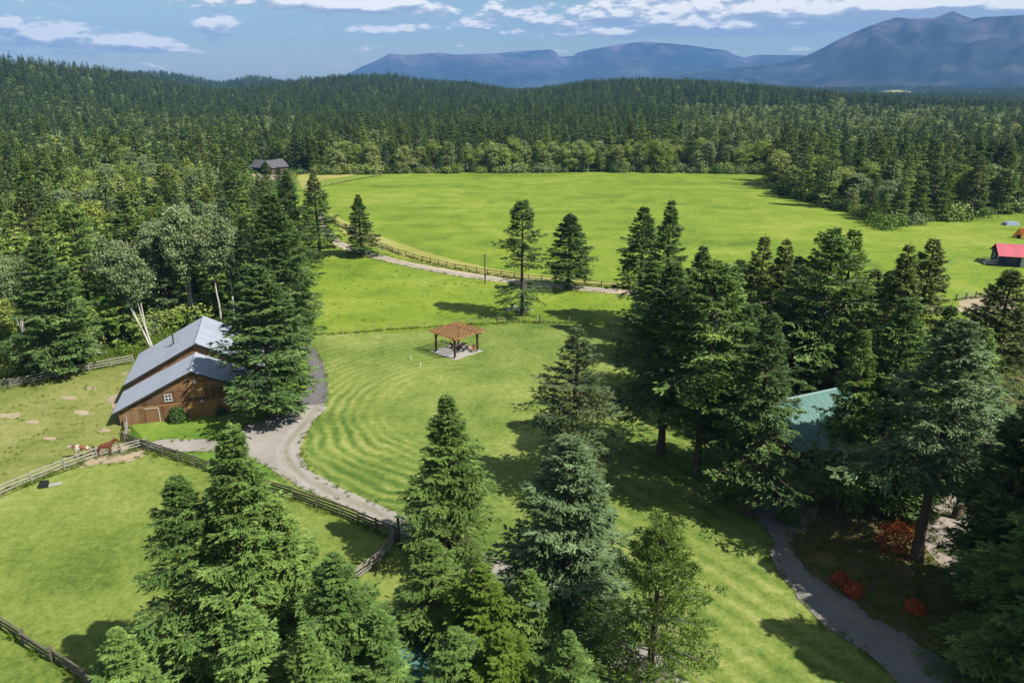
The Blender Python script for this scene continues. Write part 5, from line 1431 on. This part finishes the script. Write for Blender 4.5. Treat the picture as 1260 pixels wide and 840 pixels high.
# ------------------------------------------------------------------ things by the paddock fence
tr = thing('water_trough', 'dark square water trough by the whitish fence', 'trough', G(55, 599), R(20))
mb = MB()
for (x, y_, a, b) in ((0, -.42, 1.0, .05), (0, .42, 1.0, .05), (-.475, 0, .05, .79), (.475, 0, .05, .79)): mb.box((x, y_, .36), (a, b, .72))
mb.build('tank', 'black_paint', tr); MB().box((0, 0, .52), (.88, .76, .02)).build('water', 'glass_dark', tr); MB().box((0, 0, .06), (.9, .78, .1)).build('base', 'black_paint', tr)
tr.scale = (0.75, 0.75, 0.75)
ps = thing('slab', 'pale flat slab lying on the grass beside the water trough', 'slab', G(67, 597), R(28)); MB().box((0, 0, .12), (1.25, .55, .08)).build('top', 'fence_pale', ps); MB().box((-.4, 0, .04), (.12, .45, .08)).box((.4, 0, .04), (.12, .45, .08)).build('bearer', 'fence_grey', ps)


# ------------------------------------------------------------------ horses
def coat(name, base, patch, dark, amount):
    m, t, out = new_mat(name); v = obco(t)
    n = t.noise(t.vmath('ADD', v, (3.3, 0.4, 1.7)), 1.5, 2, 0.45, 0.5); f = t.noise(v, 9, 4, 0.6)
    c = t.mix(t.maprange(n, amount, amount + 0.04, 0, 1), base, patch)
    sp2 = t.add('ShaderNodeSeparateXYZ'); t.put(sp2.inputs[0], v)
    c = t.mix(t.math('MULTIPLY', t.maprange(sp2.outputs[2], 0.62, 0.3, 0, 1), dark[3]), c, dark[:3])
    c = t.mix(0.25, c, t.ramp(f, [(0.3, (0.05, 0.03, 0.02)), (0.7, (0.35, 0.25, 0.2))]), 'OVERLAY')
    principled(t, out, c, 0.6, 0.3)


coat('coat_bay', (0.112, 0.0315, 0.0126), (0.14, 0.042, 0.0154), (0.021, 0.0112, 0.0084, 0.8), 0.5)
coat('coat_paint', (0.462, 0.434, 0.392), (0.182, 0.0665, 0.0224), (0.462, 0.434, 0.392, 0.7), 0.44)
simple('mane_dark', (0.021, 0.014, 0.0112), 0.8, 0.2, 0.2); simple('mane_mixed', (0.07, 0.0525, 0.049), 0.8, 0.2, 0.4); simple('hoof', (0.035, 0.028, 0.0245), 0.6, 0.3, 0.2)


def horse(label, p, rz, coatm, manem, head, stride):
    """head along +x; one skinned body, mane, tail and hooves as its parts"""
    r = thing('horse', label, 'horse', p, rz)
    hx, hz_ = head
    V = [(-.62, 0, 1.20), (-.25, 0, 1.16), (.15, 0, 1.14), (.48, 0, 1.22),            # 0-3 croup .. chest
         (.74, 0, 1.22 + .45 * (hz_ - 1.2)), (hx - .10, 0, hz_), (hx + .06, 0, hz_ - .05), (hx + .24, 0, hz_ - .26), (hx + .33, 0, hz_ - .40)]
    rad = [(.25, .29), (.29, .31), (.29, .31), (.24, .30), (.13, .21), (.095, .15), (.10, .125), (.07, .085), (.055, .06)]
    E = [(0, 1), (1, 2), (2, 3), (3, 4), (4, 5), (5, 6), (6, 7), (7, 8)]
    feet = []
    for (rt, x, sy, hind) in ((0, -.62, 1, 1), (0, -.62, -1, 1), (3, .46, 1, 0), (3, .46, -1, 0)):
        o_ = stride[len(feet)]
        if hind: ch = [(x + .02, sy * .15, .95, .16, .15), (x + .08 + .3 * o_, sy * .16, .74, .105, .09), (x - .12 + .7 * o_, sy * .16, .50, .06, .05), (x - .05 + o_, sy * .16, .27, .042, .04), (x - .03 + o_, sy * .16, .09, .042, .04), (x + .02 + o_, sy * .16, .05, .055, .05)]
        else: ch = [(x + .02, sy * .14, .92, .13, .12), (x + .02 + .3 * o_, sy * .15, .70, .08, .075), (x + .03 + .7 * o_, sy * .15, .46, .055, .052), (x + .02 + o_, sy * .15, .25, .04, .038), (x + .03 + o_, sy * .15, .09, .042, .04), (x + .06 + o_, sy * .15, .05, .055, .05)]
        prev = rt
        for (a, b, c_, r1, r2) in ch:
            V.append((a, b, c_)); rad.append((r1, r2)); E.append((prev, len(V) - 1)); prev = len(V) - 1
        feet.append(V[-1])
    for sy in (-1, 1):
        V.append((hx - .02, sy * .06, hz_ + .10)); rad.append((.03, .035)); E.append((5, len(V) - 1)); V.append((hx - .01, sy * .075, hz_ + .20)); rad.append((.012, .012)); E.append((len(V) - 2, len(V) - 1))
    me = bpy.data.meshes.new('body'); me.from_pydata(V, E, []); me.materials.append(MATS[coatm])
    b = link('body', me, r)
    b.modifiers.new('skin', 'SKIN'); b.modifiers.new('sub', 'SUBSURF').levels = 2; b.modifiers['sub'].render_levels = 2
    for i, q in enumerate(rad): me.skin_vertices[0].data[i].radius = q
    me.skin_vertices[0].data[0].use_root = True
    for pl_ in me.polygons: pl_.use_smooth = True
    mb = MB(); n_ = 9
    a0 = Vector((.50, 0, 1.50)); a1 = Vector((hx - .06, 0, hz_ + .14))
    for i in range(n_):
        q = a0.lerp(a1, i / (n_ - 1)); mb.tube([q + Vector((0, 0, .0)), q + Vector((-.03, .07, -.05)), q + Vector((-.05, .13, -.22))], [.035, .04, .012], 5)
    mb.build('mane', manem, r, smooth=True)
    MB().tube([(-.84, 0, 1.30), (-.97, 0, 1.20), (-1.02, 0, .95), (-1.0, 0, .6), (-.98, 0, .42)], [.045, .07, .09, .085, .02], 8).build('tail', manem, r, smooth=True)
    hm = MB().tube([(0, 0, 0), (-.02, 0, .085)], [.07, .052], 10).mesh('hoof', 'hoof')
    for f_ in feet: link('hoof', hm, r, (f_[0] + .01, f_[1], 0))
    return r


horse('brown and white paint horse standing in the pasture facing left', G(103, 563) + Vector((0, 0, .045)), R(196), 'coat_paint', 'mane_mixed', (1.08, 1.46), (.05, -.04, .03, -.05))
horse('reddish brown horse beside the fence facing right', G(131, 561) + Vector((0, 0, .045)), R(22), 'coat_bay', 'mane_dark', (1.12, 1.66), (-.04, .06, .05, -.03))


# ------------------------------------------------------------------ tall grass, edges, thicket, ruts
def in_poly(P, poly):
    x, y = P[:, 0], P[:, 1]; c = np.zeros(len(P), bool); k = len(poly)
    for i in range(k):
        x1, y1 = poly[i]; x2, y2 = poly[(i + 1) % k]
        if abs(y2 - y1) < 1e-9: continue
        q = ((y1 > y) != (y2 > y)) & (x < (x2 - x1) * (y - y1) / (y2 - y1) + x1); c ^= q
    return c


def ground_outline(name):
    me = bpy.data.objects[name].data
    return me


def tuft(seed, mat, nbl=26, h=0.42, wd=0.05, sp=0.16):
    g = np.random.default_rng(seed)
    P = g.normal(0, sp, (nbl, 3)); P[:, 2] = 0; D = g.normal(0, 0.45, (nbl, 3)); D[:, 2] = np.abs(D[:, 2]) + 1.0; N = g.normal(0, 1, (nbl, 3)); N[:, 2] *= 0.3
    V, Q = kites(P, D, N, h * g.uniform(0.5, 1.2, nbl), np.full(nbl, wd))
    return np_mesh('tuft', V, Q, np.clip(0.5 + g.normal(0, .2, nbl), 0, 1), [mat])


TUFT = [tuft(i, mt, hh[0], hh[1], hh[2], hh[3]) for i, (mt, hh) in enumerate([('weeds', (26, .40, .05, .16)), ('tuft_green', (30, .34, .05, .2)), ('tuft_green', (24, .5, .05, .13)), ('weeds', (34, .28, .05, .25))])]


def px_poly(pts): return [tuple(G(*q)[:2]) for q in pts]


rg2 = np.random.default_rng(17)
edge_pts = []
for nm, step, ins in (('driveway', 0.45, 0.25), ('dirt_track', 0.8, 0.2), ('garden_path', 0.4, 0.2), ('bare_soil', 0.6, 0.3), ('courtyard', 0.8, 0.3)):
    me = bpy.data.objects[nm].data; cnt = {}
    for pg in me.polygons:
        vs = list(pg.vertices)
        for i in range(len(vs)):
            k = tuple(sorted((vs[i], vs[(i + 1) % len(vs)]))); cnt[k] = cnt.get(k, 0) + 1
    for (a, c_), q in cnt.items():
        if q != 1: continue
        A, C_ = me.vertices[a].co, me.vertices[c_].co; L_ = (A - C_).length
        for j in range(max(1, int(L_ / step + rg2.uniform()))):
            q_ = A.lerp(C_, rg2.uniform()); edge_pts.append((q_.x + rg2.normal(0, ins), q_.y + rg2.normal(0, ins)))
fence_pts = []
for o in list(COL.objects):
    if o.get('category') in ('fence', 'gate'):
        ch = [c_ for c_ in o.children if c_.name.startswith('post')]
        for a, c_ in zip(ch[:-1], ch[1:]):
            A, C_ = o.location + a.location, o.location + c_.location
            for j in range(int((A - C_).length / 0.28)):
                q_ = A.lerp(C_, rg2.uniform()); fence_pts.append((q_.x + rg2.normal(0, .22), q_.y + rg2.normal(0, .22)))
rough = px_poly([(380, 408), (398, 320), (440, 318), (560, 342), (690, 358), (850, 372), (1200, 400), (1200, 430), (800, 403), (640, 396), (500, 405)])
past = px_poly([(-60, 505), (0, 480), (160, 450), (158, 540), (100, 565), (0, 605), (-60, 630)])
wood = px_poly([(-60, 470), (0, 440), (160, 410), (300, 385), (375, 330), (375, 400), (300, 400), (160, 444), (0, 472), (-60, 490)])


def sprinkle(poly, nn, lo, hi, clump):
    xs = [p_[0] for p_ in poly]; ys = [p_[1] for p_ in poly]
    P = np.stack([rg2.uniform(min(xs), max(xs), nn * 4), rg2.uniform(min(ys), max(ys), nn * 4)], 1)
    P = P[in_poly(P, poly)]
    nz = np.array([mnoise.noise(Vector((x * clump, y * clump, 8.0))) + 0.5 * mnoise.noise(Vector((x * clump * 3, y * clump * 3, 1.0))) for x, y in P])
    P = P[nz > lo][:nn]
    return P


A1 = np.array(edge_pts); A2 = np.array(fence_pts); A3 = sprinkle(rough, 500, 0.1, 1, 0.25); A4 = sprinkle(past, 350, 0.1, 1, 0.3); A5 = sprinkle(wood, 5000, -0.3, 1, 0.15)
A6 = sprinkle(px_poly([(890, 520), (1000, 460), (1260, 430), (1400, 600), (1330, 900), (1200, 830), (1000, 700), (950, 640)]), 3200, -0.2, 1, 0.3)
PP = np.concatenate([A1, A2, A3, A4, A5, A6]); k = len(PP)
sc_ = np.concatenate([rg2.uniform(.35, .9, len(A1)), rg2.uniform(.6, 1.2, len(A2)), rg2.uniform(.3, .75, len(A3)), rg2.uniform(.3, .65, len(A4)), rg2.uniform(.7, 1.6, len(A5)), rg2.uniform(.5, 1.5, len(A6))])
scatter('grass', np.stack([PP[:, 0], PP[:, 1], np.full(k, 0.05)], 1), TUFT, rg2.integers(0, 4, k), np.stack([sc_ * rg2.uniform(.8, 1.3, k), sc_ * 1.0, sc_], 1), rg2.uniform(0, 6.28, k))

# leafy thicket along the far edge of the meadow and the fringe of the right hand wood
def bushlet(seed, mat):
    g = np.random.default_rng(seed); nn = 420
    C = g.normal(0, 1, (9, 3)) * np.array([.8, .8, .35]) + np.array([0, 0, 1.0]); ci = np.repeat(np.arange(9), nn // 9 + 1)[:nn]
    P = C[ci] + g.normal(0, .42, (nn, 3)); P[:, 2] = np.abs(P[:, 2]); D = g.normal(0, 1, (nn, 3)); N = P - np.array([0, 0, .6]) + g.normal(0, .5, (nn, 3))
    V, Q = kites(P, D, N, .3 * g.uniform(.7, 1.4, nn), .22 * np.ones(nn)); return np_mesh('bushlet', V, Q, np.clip(.5 + g.normal(0, .18, nn), 0, 1), [mat])


BUSH = [bushlet(70, 'aspen'), bushlet(71, 'shrub_green'), bushlet(72, 'far_aspen'), bushlet(73, 'fir_yellow'), bushlet(74, 'birch_pale')]
pxs = np.concatenate([rg2.uniform(370, 952, 360), rg2.uniform(950, 1280, 110), rg2.uniform(300, 384, 40), rg2.uniform(-20, 378, 110)])
bys = edge(pxs) - np.abs(rg2.normal(0, 1.0, len(pxs))) * np.where(pxs < 366, 14, np.where(pxs > 950, 6.0, 0.9)) - 0.3
nz = np.array([mnoise.noise(Vector((x * 0.035, 4.0, y * 0.02))) for x, y in zip(pxs, bys)])
kp = (nz > -0.22); pxs, bys = pxs[kp], bys[kp]
PB = np.array([tuple(G(x, y)) for x, y in zip(pxs, bys)]); k = len(PB); s_ = rg2.uniform(.35, 1.0, k) ** 2 * 2.2 * np.where(pxs < 378, .75, 1.0)
scatter('undergrowth', PB, BUSH, rg2.integers(0, 5, k), np.stack([s_ * rg2.uniform(.8, 1.6, k), s_ * 1.1, s_], 1), rg2.uniform(0, 6.28, k))


def rut(pts, off, width, z, mat, seed):
    P = smooth_poly([G(*q) for q in pts], False, 8); bm = bmesh.new(); prev = None
    for i, q in enumerate(P):
        d = (P[min(i + 1, len(P) - 1)] - P[max(i - 1, 0)]).normalized(); nrm = Vector((-d.y, d.x, 0))
        w_ = width * (1 + 0.5 * mnoise.noise(Vector((i * 0.31, seed, 0)))); o_ = off + 0.25 * mnoise.noise(Vector((i * 0.17, seed + 9, 0)))
        a, c_ = bm.verts.new(q + nrm * (o_ - w_ / 2) + Vector((0, 0, z))), bm.verts.new(q + nrm * (o_ + w_ / 2) + Vector((0, 0, z)))
        if prev: bm.faces.new((prev[0], prev[1], c_, a))
        prev = (a, c_)
    bmesh.ops.recalc_face_normals(bm, faces=bm.faces)
    me = bpy.data.meshes.new('wheel_rut'); bm.to_mesh(me); bm.free(); me.materials.append(MATS[mat])
    tag(link('wheel_rut', me), kind='structure')


dl = [(392, 500), (374, 522), (356, 545), (352, 562), (368, 582), (400, 602), (450, 625), (500, 647), (540, 668)]
tl = [(398, 284), (414, 298), (450, 310.5), (500, 325.5), (540, 334), (580, 340), (620, 345), (690, 352.5), (760, 359)]
pl2 = [(962, 640), (962, 672), (986, 708), (1020, 742), (1070, 775), (1120, 806), (1170, 850)]
for i, (ln, o_, wd, mt) in enumerate(((dl, -.75, .5, 'gravel_light'), (dl, .75, .5, 'gravel_light'), (dl, 0, .5, 'gravel_worn'), (tl, -.8, .55, 'gravel_light'), (tl, .8, .55, 'gravel_light'), (tl, 0, .45, 'gravel_worn'), (pl2, .2, .5, 'gravel_worn'))):
    rut(ln, o_, wd, (.106 if ln is dl else .076 if ln is tl else .116), mt, i * 3.7)

for i, ln in enumerate(([(1160, 330), (1180, 312), (1195, 318), (1204, 335), (1198, 352), (1180, 366)], [(1165, 332), (1182, 317), (1190, 322), (1197, 336), (1192, 351), (1174, 365)], [(1100, 322), (1140, 310), (1180, 304), (1215, 303)])):
    rut(ln, 0, .5, .045, 'grass_yard', 40 + i * 5)
for i, (px_, py_, w_) in enumerate(((10, 512, 1.5), (40, 520, .9), (100, 508, 1.2), (84, 490, 1.0), (60, 540, .8), (128, 530, .9), (112, 478, .7))):
    c_ = G(px_, py_); sheet('worn_patch', [(px_ - 9 * w_, py_), (px_ - 3 * w_, py_ - 2.4 * w_), (px_ + 7 * w_, py_ - 2 * w_), (px_ + 10 * w_, py_ + 1 * w_), (px_ + 1 * w_, py_ + 2.6 * w_)], .06, 'bare_soil', 4, .35)
# pale clear-cut on the distant rise
cpt = []
for dd in np.arange(3300, 4700, 30):
    for aa in np.arange(1070, 1136, 2.0):
        d_ = ray_dir(aa, 114); k_ = dd / math.hypot(d_.x, d_.y); x_, y_ = d_.x * k_, d_.y * k_; z_ = float(hval(x_, y_)); qx, qy, _ = proj(x_, y_, z_)
        cpt.append((dd, aa, x_, y_, z_, ((qx - 1103) / 22) ** 2 + ((qy - 115) / 3.6) ** 2 < 1))
nd_ = len(np.arange(3300, 4700, 30)); na_ = len(np.arange(1070, 1136, 2.0)); vv = [(p_[2], p_[3], p_[4] + 2.0) for p_ in cpt]; ff = []
for i in range(nd_ - 1):
    for j in range(na_ - 1):
        q_ = (i * na_ + j, i * na_ + j + 1, (i + 1) * na_ + j + 1, (i + 1) * na_ + j)
        if all(cpt[a_][5] for a_ in q_): ff.append(q_)
me = bpy.data.meshes.new('clearing'); me.from_pydata(vv, [], ff); me.materials.append(MATS['grass_hay'])
tag(link('clearing', me), kind='structure')

# ------------------------------------------------------------------ haze
hz = bpy.data.meshes.new('haze'); bm = bmesh.new()
bmesh.ops.create_cube(bm, size=1.0)
for v in bm.verts: v.co = Vector((v.co.x * 30000, v.co.y * 14500 + 6200, -30 + (v.co.z + 0.5) * 1020))
bm.to_mesh(hz); bm.free()
m = bpy.data.materials.new('haze'); m.use_nodes = True; m.node_tree.nodes.clear()
t = NT(m.node_tree); out = t.add('ShaderNodeOutputMaterial')
pv = t.add('ShaderNodeVolumePrincipled'); pv.inputs['Color'].default_value = (0.155, 0.355, 0.72, 1); pv.inputs['Density'].default_value = 8.5e-5
pv.inputs['Anisotropy'].default_value = 0.0
t.l.new(pv.outputs[0], out.inputs['Volume'])
hz.materials.append(m)
tag(link('haze', hz), kind='stuff')
